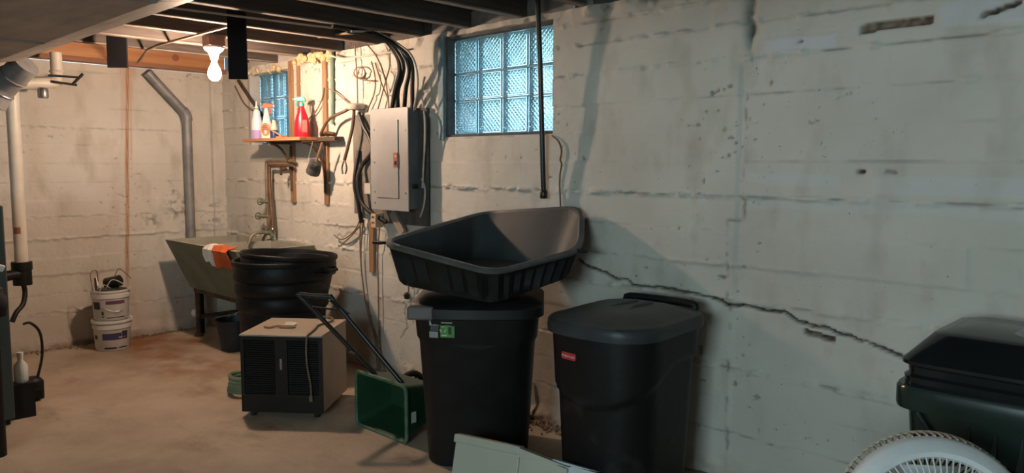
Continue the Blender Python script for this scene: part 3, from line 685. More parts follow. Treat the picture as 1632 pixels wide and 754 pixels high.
MB().lathe([(.015, .228), (.015, .245), (.012, .25), (.007, .262), (.006, .29), (.002, .295)], 14).build('spout_cap', mat('off_white_cap', (.75, .74, .66), rough=.4), a, smooth=True)
MB().ring_torus(.016, .004, 16, 6, (0, 0, .235)).build('cap_ring', mat('olive_ring', (.20, .20, .08), rough=.5), a, smooth=True)
a = spray('spray_bottle', 'clear spray bottle with orange trigger and orange oval label', (1.035, -.15, SZ - .008), .77, mat('milky_plastic', (.78, .72, .62), rough=.3), [(.036, .028, 0), (.042, .031, .01), (.044, .032, .07), (.040, .03, .11), (.028, .025, .145), (.022, .020, .175), (.017, .017, .20), (.015, .015, .21)], None, None, .21, (mat('yellow_liquid', (.62, .60, .12), rough=.3), .012))
head(a, .205, mat('orange_plastic', (.72, .12, .03), rough=.4), white_pl)
m = MB(); m.loft([[(.033 * math.cos(t), -.034 + .004 * abs(math.cos(t)), .075 + .05 * math.sin(t)) for t in np.linspace(0, 2 * math.pi, 25)[:-1]], [(.033 * math.cos(t), -.030 + .005 * abs(math.cos(t)), .075 + .05 * math.sin(t)) for t in np.linspace(0, 2 * math.pi, 25)[:-1]]]); m.build('label', mat('orange_label', (.75, .22, .05), (.62, .14, .03), 30, .5), a)
m = MB(); 
for k, (xa, xb, zz) in enumerate(((-.02, .012, .10), (-.024, .02, .088), (-.018, .024, .076))): m.box(xa, xb, -.0362, -.034, zz - .004, zz + .004)
m.build('label_print', mat('label_ink', (.10, .06, .12), rough=.5), a)
a = thing('blue_bottle', 'short blue bottle with pale neck between two spray bottles', 'bottle', (1.165, -.16, SZ - .008))
MB().lathe([(.028, 0), (.030, .004), (.030, .062), (.026, .068)], 18).build('body', mat('navy_plastic', (.02, .05, .16), rough=.35), a, smooth=True)
MB().lathe([(.026, .066), (.024, .09), (.013, .125), (.012, .14), (.002, .14)], 18).build('neck', mat('peach_plastic', (.72, .50, .38), rough=.4), a, smooth=True)
a = spray('spray_bottle', 'bright red spray bottle with a teal trigger on the shelf', (1.49, -.12, SZ + .002), .77 + math.pi, mat('bright_red_plastic', (.62, .012, .03), rough=.28), [(.052, .032, 0), (.056, .036, .008), (.056, .036, .06), (.052, .034, .11), (.040, .030, .15), (.026, .024, .185), (.018, .018, .21), (.016, .016, .225)], None, None, .225)
head(a, .22, mat('teal_plastic', (.05, .42, .34), rough=.35), mat('teal_plastic', (0, 0, 0)))
m = MB(); m.box(-.048, -.008, .029, .0372, .03, .12); m.build('label', mat('dark_red_label', (.30, .03, .03), (.42, .07, .05), 40, .5), a, bevel=.004)
tag(MB().box(1.24, 1.33, -.19, -.13, SZ, SZ + .012).tube([(1.27, -.16, SZ + .015), (1.20, -.20, SZ + .055)], .006, 6).build('wood_scrap', pl_o), 'small wood scrap with a peg lying on the shelf', 'scrap')
tag(MB().tube([(1.62, -.05, SZ + .008), (1.70, -.06, SZ + .014), (1.80, -.05, SZ + .008)], .007, 8, 4).build('rope_scrap', brown_w, smooth=True), 'short brown rope scrap at the right end of the shelf', 'rope')
tag(MB().tube([(1.70, -.09, SZ + .012), (1.76, -.09, SZ + .026), (1.84, -.08, SZ + .018)], lambda t: .011, 8, 4).build('wire_nut', rusty, smooth=True), 'small rusty fitting at the right end of the shelf', 'fitting')
# ------- hanging brush and lead
hb = thing('hanging_scoop', 'black scoop with a wooden handle hanging below the shelf', 'scoop', (1.66, -.14, 1.30))
MB().tube([(.12, 0, .23), (.04, 0, .10)], .009, 8).build('handle', mat('scoop_handle', (.26, .16, .09), rough=.6), hb, smooth=True)
d_ = Vector((-.09, 0, -.15)).normalized(); X_ = Vector((0, 1, 0)); Y_ = d_.cross(X_)
m = MB()
rings = []
for s, r in ((0, .028), (.01, .043), (.085, .050), (.10, .047), (.085, .044), (.012, .038)):
    rings.append([Vector((.04, 0, .105)) + d_ * s + X_ * r * math.cos(t) + Y_ * r * math.sin(t) for t in np.linspace(0, 2 * math.pi, 21)[:-1]])
m.loft(rings, True, True); m.build('bowl', mat('grey_black_tin', (.03, .03, .03), (.14, .14, .14), 25, .5, .4), hb, smooth=True)
MB().tube([(.0, 0, .24), (-.06, 0, .12), (-.055, 0, .05)], .002, 5, 3).build('string', white_w, hb)
# ------------------------------------------------------------------ breaker panel
bp_ = thing('breaker_panel', 'grey steel breaker panel on a dark backboard', 'breaker panel', (2.53, -.02, 1.05))
ply = mat('dark_backboard', (.055, .05, .045), (.10, .09, .08), 6, .75, stretch=(3, 3, .6))
MB().box(-.20, .25, -.02, .0, -.045, .675).build('backboard', ply, bp_, bevel=.002)
MB().box(-.53, -.205, -.018, .0, .0, .66).build('backboard', mat('worn_backboard', (.13, .115, .10), (.19, .165, .14), 8, .75), bp_, bevel=.002)
pg = mat('panel_grey', (.29, .285, .28), (.33, .325, .315), 5, .45)
MB().box(-.185, .175, -.105, -.02, .06, .665).build('enclosure', mat('panel_side_grey', (.10, .11, .12), (.14, .15, .16), 6, .5), bp_, bevel=.003)
cov = MB().box(-.198, .188, -.113, -.105, .047, .678).build('cover', pg, bp_, bevel=.003)
dr = MB().box(-.13, .095, -.119, -.113, .125, .605).build('door', pg, bp_, bevel=.002)
MB().box(.055, .095, -.1235, -.119, .315, .405).build('handle_plate', mat('rust_red_plate', (.34, .09, .05), (.25, .07, .04), 30, .5), dr)
MB().box(.066, .084, -.127, -.1235, .33, .355).build('latch', black_paint, dr, bevel=.001)
MB().box(.066, .084, -.1245, -.1235, .375, .392).build('plate_mark', mat('pale_mark', (.45, .25, .2), rough=.6), dr)
sm = None
for x, z in ((-.155, .55), (-.155, .345), (-.155, .16), (.16, .54), (.16, .16), (-.155, .09)):
    q = MB().tube([(x, -.113, z), (x, -.1165, z)], .006, 8).build('screw', steel, cov)
MB().tube([(.177, -.06, .20), (.190, -.06, .20)], .016, 14).build('knockout', black_paint, bp_)
ob = thing('outlet_box', 'small metal outlet box with a pale receptacle left of the panel', 'outlet', (2.235, -.040, 1.10))
MB().box(-.04, .03, -.05, -.0, .09, .16).build('switch_box', mat('cream_plate', (.50, .47, .42), rough=.5), ob, bevel=.003)
MB().box(.045, .095, -.06, -.0, -.125, -.035).build('receptacle', mat('peach_receptacle', (.55, .38, .25), rough=.5), ob, bevel=.003)
for z in (-.10, -.065): MB().box(.060, .066, -.063, -.0595, z, z + .014).box(.075, .081, -.063, -.0595, z, z + .014).build('slot', black_paint, ob, kind='stuff')
tag(MB().obox((2.50, -.05, 1.015), (.055, 0, -.065), (0, .010, 0), (.02, 0, .022)).build('wood_offcut', mat('pale_offcut', (.30, .25, .20), (.22, .18, .14), 6, .8)), 'pale wood offcut wedged slantwise under the breaker panel', 'wood')
tag(MB().box(2.145, 2.195, -.024, 0, .66, 1.0).build('wood_stick', wood_b, bevel=.002), 'brown wooden stick on the wall below the outlet', 'stick')
tag(MB().lathe([(.055, 0), (.06, .01), (.06, .03), (.045, .04)], 18, (2.06, -.05, 1.745)).build('wall_insulator', mat('pale_putty', (.50, .42, .33), rough=.7), smooth=True), 'round pale insulator knob on the wall left of the panel', 'insulator')

# cables, every one its own thing
CB = {
 'thick_cable': (.014, rub, [
  ([(2.645,-.6,2.15),(2.645,-.30,2.135),(2.619,-.2,2.107),(2.649,-.15,2.021),(2.653,-.14,1.936),(2.582,-.12,1.842),(2.483,-.075,1.716)], 'thick black cable curving into the panel top, leftmost of four'),
  ([(2.637,-.5,2.14),(2.637,-.25,2.121),(2.653,-.18,2.08),(2.685,-.14,1.989),(2.651,-.12,1.912),(2.58,-.10,1.832),(2.535,-.07,1.716)], 'thick black cable curving into the panel top, second of four'),
  ([(2.64,-.4,2.15),(2.662,-.2,2.11),(2.729,-.16,2.02),(2.732,-.13,1.942),(2.674,-.11,1.844),(2.59,-.06,1.716)], 'thick black cable curving into the panel top, third of four'),
  ([(2.67,-.35,2.14),(2.704,-.2,2.083),(2.746,-.15,2.019),(2.749,-.12,1.949),(2.722,-.10,1.841),(2.675,-.06,1.716)], 'thick black cable curving into the panel top, rightmost of four'),
  ([(2.105,-.06,1.72),(2.168,-.07,1.637),(2.243,-.07,1.545),(2.261,-.07,1.464),(2.14,-.06,1.383),(2.138,-.10,1.288),(2.163,-.10,1.152),(2.259,-.09,1.074),(2.381,-.05,1.01)], 'thick black cable snaking down left of the breaker panel'),
  ([(2.085,-.05,1.474),(2.071,-.08,1.266),(2.097,-.07,1.12),(2.10,-.05,.994)], 'thick black cable straight down the backboard edge'),
 ]),
 'white_cable': (.006, white_w, [
  ([(2.684,-.5,2.129),(2.645,-.3,2.151),(2.722,-.2,2.089),(2.806,-.16,2.005),(2.814,-.13,1.87),(2.738,-.1,1.72),(2.70,-.07,1.716)], 'white cable arching from the joists to the panel top'),
  ([(2.755,-.03,1.911),(2.737,-.04,1.815),(2.778,-.06,1.722),(2.815,-.08,1.633),(2.80,-.07,1.504),(2.774,-.06,1.384),(2.75,-.05,1.24)], 'white cable hanging down the right side of the panel'),
  ([(2.730,-.04,1.296),(2.772,-.05,1.24),(2.765,-.05,1.144),(2.715,-.04,1.063)], 'short white cable looping at the panel lower right'),
  ([(2.50,-1.45,2.15),(2.55,-.95,2.15),(2.6,-.6,2.148),(2.64,-.36,2.15)], 'grey-white cable stapled along the joists left of the panel cables'),
  ([(1.76,-.05,2.128),(1.902,-.05,2.096),(2.122,-.05,2.088),(2.329,-.05,2.084),(2.557,-.05,2.085)], 'white cable run along the top of the wall'),
 ]),
 'thin_wire': (.0045, brown_w, [
  ([(2.039,-.04,2.17),(2.05,-.04,2.075),(2.061,-.04,1.951),(2.063,-.04,1.757)], 'thin brown wire dropping straight to the pale knob'),
  ([(2.218,-.10,2.177),(2.309,-.06,2.069),(2.386,-.05,1.914),(2.44,-.06,1.72)], 'thin brown wire slanting from joists to panel top'),
  ([(2.422,-.04,2.107),(2.42,-.04,2.002),(2.365,-.04,1.889),(2.288,-.04,1.735)], 'thin brown wire swinging left onto the panel corner'),
  ([(2.212,-.03,2.049),(2.251,-.03,1.938),(2.235,-.03,1.838),(2.148,-.03,1.729)], 'thin brown wire bending left toward the old backboard'),
  ([(2.253,-.03,2.038),(2.312,-.03,1.913),(2.383,-.03,1.798),(2.40,-.04,1.735)], 'thin brown wire slanting right onto the panel top'),
  ([(2.154,-.03,1.981),(2.136,-.03,1.959),(2.09,-.03,1.95),(2.04,-.03,1.96),(2.012,-.03,1.985),(2.021,-.03,2.01),(2.061,-.034,2.024),(2.112,-.038,2.019),(2.148,-.04,1.997),(2.151,-.04,1.971),(2.12,-.04,1.953),(2.069,-.04,1.952),(2.16,-.03,1.93),(2.22,-.03,1.925)], 'thin wire coiled in a small loop on the wall'),
  ([(2.058,-.03,1.032),(2.052,-.03,.797),(2.075,-.03,.584),(2.122,-.03,.417),(2.211,-.03,.194),(2.23,-.03,.01)], 'thin brown wire to the floor, left of the wooden stick'),
  ([(2.094,-.03,1.012),(2.065,-.035,.755),(2.089,-.03,.52),(2.15,-.03,.334),(2.25,-.03,.176),(2.30,-.03,.01)], 'thin brown wire to the floor, close behind the wooden stick'),
  ([(2.278,-.03,.973),(2.252,-.03,.771),(2.254,-.03,.519),(2.249,-.03,.01)], 'thin brown wire to the floor, right of the wooden stick'),
  ([(2.05,-.03,1.002),(1.988,-.03,.93),(1.872,-.03,.87),(1.80,-.03,.862),(1.739,-.03,.884)], 'cut brown wire curling left below the backboard, upper one'),
  ([(2.071,-.03,.986),(1.965,-.03,.902),(1.872,-.03,.848),(1.80,-.03,.808),(1.79,-.03,.82)], 'cut brown wire curling left below the backboard, lower one'),
  ([(1.638,-.03,1.918),(1.611,-.03,1.841),(1.525,-.03,1.757),(1.43,-.03,1.708)], 'bent wire from the right upright toward the red bottle'),
  ([(1.66,-.03,1.91),(1.749,-.03,1.894),(1.886,-.03,1.826),(1.99,-.03,1.77)], 'thin wire slanting from the green pipe to the knob'),
  ([(2.584,-.03,.66),(2.577,-.03,.579),(2.57,-.03,.555)], 'short wire with a clip left of the tall trash can'),
  ([(3.764,-.012,1.535),(3.807,-.012,1.505),(3.829,-.012,1.457),(3.821,-.012,1.409),(3.83,-.012,1.386),(3.818,-.012,1.296),(3.832,-.012,1.10)], 'thin cord hanging from the right corner of the large window'),
 ])}
for nm, (r_, m_, L_) in CB.items():
    for pts, lab in L_:
        tag(MB().tube(pts, r_, 8, 5).build(nm, m_, smooth=True), lab, 'cable' if nm != 'thin_wire' else 'wire', nm.replace('_', ' ') + 's by the breaker panel')
tag(MB().sphere((2.56, -.03, .555), .02, 8, 6).box(2.545, 2.575, -.04, -.02, .53, .56).build('small_clip', rub), 'small black clip on the wire beside the tall trash can', 'clip')
wh = thing('jumper_lead', 'brown lead hanging from the wall with an open clamp at its end', 'cable', (2.03, -.09, 1.35))
MB().tube([(-.34, 0, .235), (-.30, -.02, .26), (-.22, -.01, .34), (-.04, -.01, .383), (.011, .03, .407), (.06, -.01, .288), (.02, -.02, .157), (-.013, -.03, .06)], .011, 8, 5).build('lead', mat('brown_lead', (.10, .06, .04), (.15, .09, .06), 12, .55), wh, smooth=True)
MB().tube([(-.013, -.03, .065), (-.045, -.03, .01), (-.035, -.03, -.03)], .006, 8, 3).build('clamp_jaw', steel, wh, smooth=True)
MB().tube([(-.013, -.03, .065), (.012, -.03, .01), (-.005, -.03, -.03)], .006, 8, 3).build('clamp_jaw', steel, wh, smooth=True)
fo = MB(); rnd = random.Random(3)
for k in range(60):
    fo.sphere((rnd.uniform(1.25, 1.75), rnd.uniform(-.06, .0), 2.13 + rnd.uniform(-.02, .03)), rnd.uniform(.012, .028), 6, 4)
q = tag(fo.build('foam_sealant', mat('yellow_foam', (.50, .38, .20), (.62, .50, .30), 20, .9), smooth=True), 'lumpy yellowish foam sealing the wall top above the shelf', 'foam'); q['kind'] = 'stuff'
fo = MB()
for k in range(34):
    fo.sphere((rnd.uniform(.45, 1.05), rnd.uniform(-.02, .06), 2.115 + rnd.uniform(-.015, .02)), rnd.uniform(.012, .024), 6, 4)
q = tag(fo.build('foam_sealant', MATS['yellow_foam'], smooth=True), 'yellowish foam along the top of the small window', 'foam'); q['kind'] = 'stuff'
tag(MB().obox((2.26, -.20, 2.20), (.19, .03, .0), (-.02, .12, .02), (0, 0, .006)).build('cardboard_sheet', mat('tan_board', (.36, .26, .17), (.28, .2, .13), 6, .8)), 'tan board lying between joists above the cables', 'board')
tag(MB().tube([(.36, -.03, 2.06), (.56, -.03, 1.90), (.83, -.03, 1.70)], .014, 6).build('leaning_stick', rusty), 'dark stick slanting across the small window reveal', 'stick')
tag(MB().tube([(.30, -.03, 2.02), (.45, -.03, 1.87), (.62, -.03, 1.80), (.75, -.03, 1.72)], .007, 6, 3).build('twisted_wire', brown_w), 'twisted dark wire hanging under the slanting stick', 'wire')

# ------------------------------------------------------------------ hanging black gas pipe near the window
hg = thing('hanging_pipe', 'black iron pipe hanging from the joists beside the large window', 'pipe', (3.77, -.10, 1.21))
MB().tube([(.0, -.045, 1.16), (-.004, -.01, .7), (-.014, .035, .03)], .0135, 12).build('pipe', black_paint, hg, smooth=True)
MB().lathe([(.017, 0), (.02, .005), (.02, .035), (.015, .045)], 12, (-.014, .035, 0)).build('end_cap', black_paint, hg, smooth=True)

# ------------------------------------------------------------------ round black barrel (nested)
def barrel(loc, tilt, label, z0, short):
    t_ = thing('trash_barrel', label, 'trash can', loc, rot=(tilt[0], tilt[1], .4), group='round black barrels')
    if not short:
        prof = [(.245, 0), (.25, .01), (.268, .30), (.275, .45), (.285, .46), (.292, .47), (.292, .535), (.283, .55), (.290, .56), (.298, .57), (.298, .63), (.288, .645)]
    else:
        prof = [(.25, .45), (.27, .60), (.283, .645)]
    prof = prof + [(.300, .65), (.304, .66), (.304, .715), (.298, .74), (.306, .745), (.309, .755), (.309, .768), (.303, .775), (.293, .770), (.286, .74), (.275, .60), (.25, .30 if not short else .47)]
    if not short: prof += [(.235, .02), (.0, .015)]
    MB().lathe(prof, 48, c0=True, c1=False).build('body', black_sc, t_, smooth=True)
    for a in (0, math.pi):
        m = MB(); c_, s_ = math.cos(a), math.sin(a)
        m.tube([(c_ * .30 - s_ * .06, s_ * .30 + c_ * .06, .70), (c_ * .335 - s_ * .05, s_ * .335 + c_ * .05, .69), (c_ * .335 + s_ * .05, s_ * .335 - c_ * .05, .69), (c_ * .30 + s_ * .06, s_ * .30 - c_ * .06, .70)], .011, 8, 4); m.build('handle', black_pl, t_, smooth=True)
    return t_
barrel((1.88, -.52, 0), (0, 0), 'round black trash barrel standing in front of the green sink', 0, False)
barrel((1.878, -.518, .035), (math.radians(-3.0), math.radians(2.2)), 'second black barrel nested crookedly inside the round barrel', 0, True)

# ------------------------------------------------------------------ dehumidifier
dh = thing('dehumidifier', 'boxy dehumidifier with dark louvred front and beige casing', 'dehumidifier', (2.52, -.80, 0), math.atan2(.29, .35))
beige = mat('beige_casing', (.44, .37, .29), (.38, .315, .245), 4, .5)
brn = mat('dark_brown_front', (.010, .008, .007), (.014, .011, .009), 8, .5, spec=.3)
W2_ = .2275
MB().box(-W2_, W2_, -.205, .225, .03, .452).build('casing', beige, dh, bevel=.006)
MB().box(-W2_ - .003, W2_ + .003, -.228, .228, .452, .462).build('top_panel', beige, dh, bevel=.003)
fr_ = MB(); fr_.box(-W2_, W2_, -.222, -.205, .03, .13); fr_.box(-W2_, W2_, -.222, -.205, .435, .450); fr_.box(-W2_, -W2_ + .02, -.222, -.205, .13, .435); fr_.box(W2_ - .02, W2_, -.222, -.205, .13, .435); fr_.box(-.035, .035, -.222, -.205, .13, .435); fr_.box(-W2_ + .02, W2_ - .02, -.209, -.205, .13, .435)
fr_.build('front_panel', brn, dh)
lv = MB().obox((0, 0, 0), (.083, 0, 0), (0, .007, -.004), (0, .0012, .0022)).mesh('louvre_slat'); lv.materials.append(brn)
for sx in (-.1215, .1215):
    for k in range(24):
        o = bpy.data.objects.new('louvre_slat', lv); COL.objects.link(o); o.parent = dh; o.location = (sx, -.214, .141 + k * .0124)
MB().box(-W2_ + .004, W2_ - .004, -.224, -.2215, .123, .127).build('seam_line', black_paint, dh)
em_ = MB(); em_.box(-.006, .006, -.226, -.222, .27, .33); em_.lathe([(.011, -.002), (.011, .002)], 12, (0, -.224, .30)); em_.build('emblem', steel, dh)
for sx in (-.18, .18):
    for sy in (-.18, .18): MB().lathe([(.016, 0), (.016, .025), (.022, .03)], 10, (sx, sy, 0)).build('foot', rub, dh)
MB().tube([(.06, .19, .470), (.10, .23, .475), (.15, .20, .474), (.17, .12, .471), (.13, .02, .468), (.14, -.05, .468), (.155, -.18, .468), (.155, -.235, .462), (.148, -.238, .40), (.150, -.235, .30), (.165, -.232, .20), (.168, -.232, .13)], .0055, 8, 5).build('power_cord', mat('tan_cord', (.20, .14, .09), (.14, .10, .07), 14, .6), dh, smooth=True)
MB().box(.158, .178, -.242, -.228, .10, .135).build('plug', MATS['tan_cord'], dh, bevel=.003)
kx = thing('paper_scrap', 'crumpled white paper scrap on top of the dehumidifier', 'scrap', (2.47, -.80, .462), .5)
MB().add([(-.03, -.02, .002), (.03, -.015, .004), (.035, .02, .012), (.0, .03, .003), (-.035, .015, .014), (0, 0, .02)], [(0, 1, 5), (1, 2, 5), (2, 3, 5), (3, 4, 5), (4, 0, 5), (4, 3, 2, 1, 0)]).build('scrap', white_pl, kx)
gl_ = thing('folded_strap', 'small tan strap folded on top of the dehumidifier', 'strap', (2.50, -.885, .462), .55)
MB().tube([(-.09, -.01, .006), (-.05, -.025, .006), (-.02, .005, .010), (.03, -.005, .006), (.08, .01, .006), (.07, .03, .006), (.01, .025, .006), (-.03, .03, .007)], .006, 6, 4).build('strap', mat('rust_strap', (.26, .13, .07), (.36, .22, .13), 16, .7), gl_, smooth=True)

# ------------------------------------------------------------------ garden hose coil
ho = MB()
pts = []
for k in range(100):
    a = k * 2 * math.pi / 20; pts.append((2.085 + (.112 + .008 * math.sin(k * .7)) * math.cos(a), -.87 + (.112 + .008 * math.cos(k * .9)) * math.sin(a), .014 + .020 * (k // 20) + .001 * (k % 20)))
ho.tube(pts, .0125, 8, 2)
tag(ho.build('garden_hose', mat('green_hose', (.10, .16, .10), (.16, .22, .14), 10, .5), smooth=True), 'coiled green garden hose behind the dehumidifier', 'hose')

# ------------------------------------------------------------------ lawn spreader tipped on its front
sp_ = thing('lawn_spreader', 'green lawn spreader tipped forward with its black handle folded up', 'spreader', (3.25, -.74, 0))
gp = mat('dark_green_plastic', (.012, .050, .024), (.018, .065, .032), 6, .38)
def sring(w, z0, z1, y, r=.03, n=5):
    R_ = rr(w, z1 - z0, r, 0, n); return [(x, y, z + (z0 + z1) / 2) for x, z, _ in R_]
m = MB(); m.loft([sring(.43, .004, .292, .0), sring(.41, .012, .284, .0)], False, False)
m.loft([sring(.41, .012, .284, .0), sring(.33, .08, .25, .19), ], False, True); m.loft([sring(.43, .004, .292, .0), sring(.35, .07, .26, .20)], False, True); m.build('hopper', gp, sp_, smooth=True)
m = MB(); R_ = sring(.43, .004, .292, -.002); m.tube([Vector(p) for p in R_ + R_[:1]], .010, 8); m.build('rim', mat('worn_green_rim', (.03, .10, .05), (.10, .17, .11), 14, .5), sp_, smooth=True)
m = MB(); m.box(-.10, .10, .20, .315, .12, .21); m.build('gearbox', black_pl, sp_, bevel=.006)
m = MB(); m.tube([(-.16, .315, .142), (.16, .315, .142)], .008, 8); m.build('axle', steel, sp_)
for sx in (-.15, .15):
    w_ = MB(); w_.ring_torus(.085, .018, 28, 8, (sx, .315, .142), (0, 1, 0), (0, 0, 1)); w_.tube([(sx - .02, .315, .142), (sx + .02, .315, .142)], .025, 12)
    for k in range(6):
        a = k * math.pi / 3; w_.tube([(sx, .315, .142), (sx, .315 + .08 * math.cos(a), .142 + .08 * math.sin(a))], .006, 6)
    w_.build('wheel', rub, sp_, smooth=True)
hm = MB(); A1 = (-.115, .06, .27); A2 = (.115, .06, .27); T1 = (-.37, -.24, .71); T2 = (-.245, -.13, .70)
def lerp(a, b_, t_): return tuple(a[i] + (b_[i] - a[i]) * t_ for i in range(3))
hm.tube([A1, lerp(A1, T1, .93), T1, lerp(T1, T2, .5), T2, lerp(A2, T2, .93), A2], .0125, 10, 3); hm.build('handle', black_paint, sp_, smooth=True)
m = MB(); m.obox(lerp(A2, T2, .88), (.012, 0, 0), (0, .01, .0), (.03, .03, -.035)); m.tube([lerp(A2, T2, .85), lerp(A1, T1, .85)], .006, 8); m.build('control_lever', black_pl, sp_, bevel=.003)
m = MB(); q_ = lerp(A1, T1, .28); m.tube([lerp(q_, (q_[0] + .02, q_[1] - .05, q_[2] + .03), -.4), (q_[0] + .02, q_[1] - .045, q_[2] + .02)], .007, 8); m.build('wing_nut', steel, sp_)
m = MB(); m.box(.212, .2135, .03, .06, .10, .155); m.build('sticker', mat('pale_sticker', (.45, .48, .42), rough=.5), sp_)
# ------------------------------------------------------------------ tall trash can with a latch lid
def can_ring(w, d, r, z, bulge=0.0, n=7):
    R_ = rr(w, d, r, z, n)
    return [(x, y - (bulge * (1 - (2 * x / w) ** 2) if y < -d * .2 else 0), z) for x, y, z in R_]
def rr2(w, d, r, z, bulge=0.0, n=7, mseg=8):
    """rounded rectangle ring with subdivided straight sides and a bowed front (-y)"""
    base_ = rr(w, d, r, z, n); out = []
    N_ = len(base_)
    for i in range(N_):
        a, b_ = base_[i], base_[(i + 1) % N_]
        k = mseg if (i % (n + 1)) == n else 1
        for q in range(k): out.append(tuple(a[j] + (b_[j] - a[j]) * q / k for j in range(3)))
    res = []
    for x, y, zz in out:
        s = min(1, max(0, (-y) / (d / 2)))
        res.append((x, y - bulge * (1 - (2 * x / w) ** 2) * s, zz))
    return res
t1 = thing('trash_can', 'tall black trash can with a hinged lid, under the grey cart tub', 'trash can', (3.755, -.515, 0), math.radians(42))
H1 = .735
m = MB(); m.loft([rr2(.46, .44, .09, 0, .03), rr2(.465, .445, .09, .01, .03), rr2(.535, .50, .09, .58, .035), rr2(.555, .52, .09, .60, .035), rr2(.575, .545, .09, H1, .04), rr2(.55, .52, .08, H1, .04), rr2(.43, .41, .08, .03, .03)]); m.build('body', black_pl, t1, smooth=True)
m = MB(); m.loft([rr2(.60, .57, .10, H1 - .035, .045), rr2(.615, .585, .10, H1 - .03, .045), rr2(.615, .585, .10, H1 + .012, .045), rr2(.60, .57, .10, H1 + .022, .04), rr2(.50, .47, .10, H1 + .045, .03), rr2(.30, .28, .10, H1 + .055, .0)], False, True); lo = m.build('lid', mat('black_lid_plastic', (.009, .0095, .01), (.016, .0165, .017), 6, .42, spec=.35), t1, smooth=True)
m = MB(); m.box(-.30, -.18, -.322, -.27, H1 - .038, H1 + .024); m.build('latch', mat('bulb_lit_latch', (.10, .085, .085), (.13, .11, .11), 8, .35), t1, bevel=.01)  # bulb light on the latch painted in as a paler, pinkish colour
# sticker on front
sf = thing('tmp', 'x', 'x') if False else None
def on_front(z, x): # front surface of can at height z
    tt = z / .58; d = .44 + .06 * tt; w = .46 + .075 * tt
    if z > .6: d, w = .52 + .025 * (z - .6) / .135, .555
    return -(d / 2 + .036 * (1 - (2 * x / w) ** 2)) - .0015
def sticker(par, x0, x1, z0, z1, m_, nm, lift=0.0):
    v = []; N = 4
    for j in range(2):
        for i in range(N + 1):
            x = x0 + (x1 - x0) * i / N; z = z0 + (z1 - z0) * j; v.append((x, on_front(z, x) - lift, z))
    o = MB().add(v, [(i, i + 1, N + 2 + i, N + 1 + i) for i in range(N)]).build(nm, m_, par); return o
gst = sticker(t1, -.155, -.09, .615, .69, mat('green_sticker', (.06, .22, .05), (.10, .30, .07), 40, .45), 'green_sticker')
sticker(t1, -.205, -.16, .668, .690, mat('grey_sticker', (.30, .31, .31), rough=.5), 'white_sticker'); sticker(t1, -.205, -.165, .612, .640, mat('grey_sticker', (.3, .3, .3)), 'white_sticker'); sticker(t1, -.20, -.162, .642, .666, mat('dim_sticker', (.07, .075, .07), rough=.5), 'dark_sticker')
wm = mat('sticker_print', (.55, .62, .5), rough=.5); dm_ = mat('sticker_dark_print', (.02, .05, .02), rough=.5)
# three bent arrows of the recycling mark
for k in range(3):
    a = math.radians(90 + 120 * k); cx, cz = -.142, .652
    pts = []
    for s in (-.55, 0, .55):
        b2 = a + s; x = cx + .013 * math.cos(b2); z = cz + .013 * math.sin(b2); pts.append((x, on_front(z, x) - .001, z))
    MB().tube(pts, .0026, 5).build('arrow_mark', wm, gst)
sticker(gst, -.118, -.104, .63, .664, dm_, 'bin_mark', .001); sticker(gst, -.15, -.10, .681, .685, wm, 'print_line', .001); sticker(gst, -.15, -.125, .622, .627, wm, 'print_line', .001)

# ------------------------------------------------------------------ grey cart tub lying on the can
tb = thing('cart_tub', 'big ribbed grey-black cart tub resting tilted on the tall trash can', 'tub', (3.75, -.50, .78))
def rounded_poly(P, r, n=6, m=10):
    P = [Vector(p) for p in P]; N = len(P); out = []
    for i in range(N):
        a, b_, c_ = P[i - 1], P[i], P[(i + 1) % N]
        u_, w_ = (a - b_), (c_ - b_); ra = min(r, u_.length * .45, w_.length * .45)
        s, e = b_ + u_.normalized() * ra, b_ + w_.normalized() * ra
        for k in range(n + 1):
            t_ = k / n; out.append(s * (1 - t_) ** 2 + b_ * 2 * t_ * (1 - t_) + e * t_ * t_)
        nxt = P[(i + 2) % N]; rb = min(r, (b_ - c_).length * .45, (nxt - c_).length * .45)
        e2 = c_ + (b_ - c_).normalized() * rb
        for k in range(1, m): out.append(e + (e2 - e) * k / m)
    return out
top = [(-.205, -.43, .245), (.405, -.315, .155), (.385, .27, .205), (.25, .44, .392), (-.40, .385, .335)]
bot = [(-.165, -.385, .055), (.365, -.275, .015), (.40, .17, .085), (.22, .33, .10), (-.32, .26, .10)]
RT = rounded_poly(top, .10); RB = rounded_poly(bot, .08)
nR = len(RT)
cen = sum((Vector(p) for p in RT), Vector()) / nR
acc = [0]
for i in range(1, nR): acc.append(acc[-1] + (RT[i] - RT[i - 1]).length)
def off(p, d): q = Vector((p.x - cen.x, p.y - cen.y, 0)); return p + q.normalized() * d
rings = []
for s in (0, .08, .3, .5, .7, .9, .93, 1.0):
    R_ = []
    for i in range(nR):
        p = RB[i].lerp(RT[i], s)
        rib = .011 * max(-1, min(1, 3 * math.sin(acc[i] / .075 * 2 * math.pi))) if .05 < s < .91 else 0
        R_.append(off(p, rib))
    rings.append(R_)
tubm = mat('grey_black_tub', (.025, .028, .03), (.045, .05, .052), 5, .5, bump=.2, bscale=30); tubin = mat('scuffed_grey_tub', (.030, .037, .040), (.05, .06, .064), 4, .5, bump=.12, spec=.3)
m = MB(); m.loft(rings, True, False); m.build('ribbed_shell', mat('black_tub_shell', (.006, .0065, .007), (.018, .019, .02), 8, .55, spread=(.55, .85), spec=.3), tb, smooth=True)
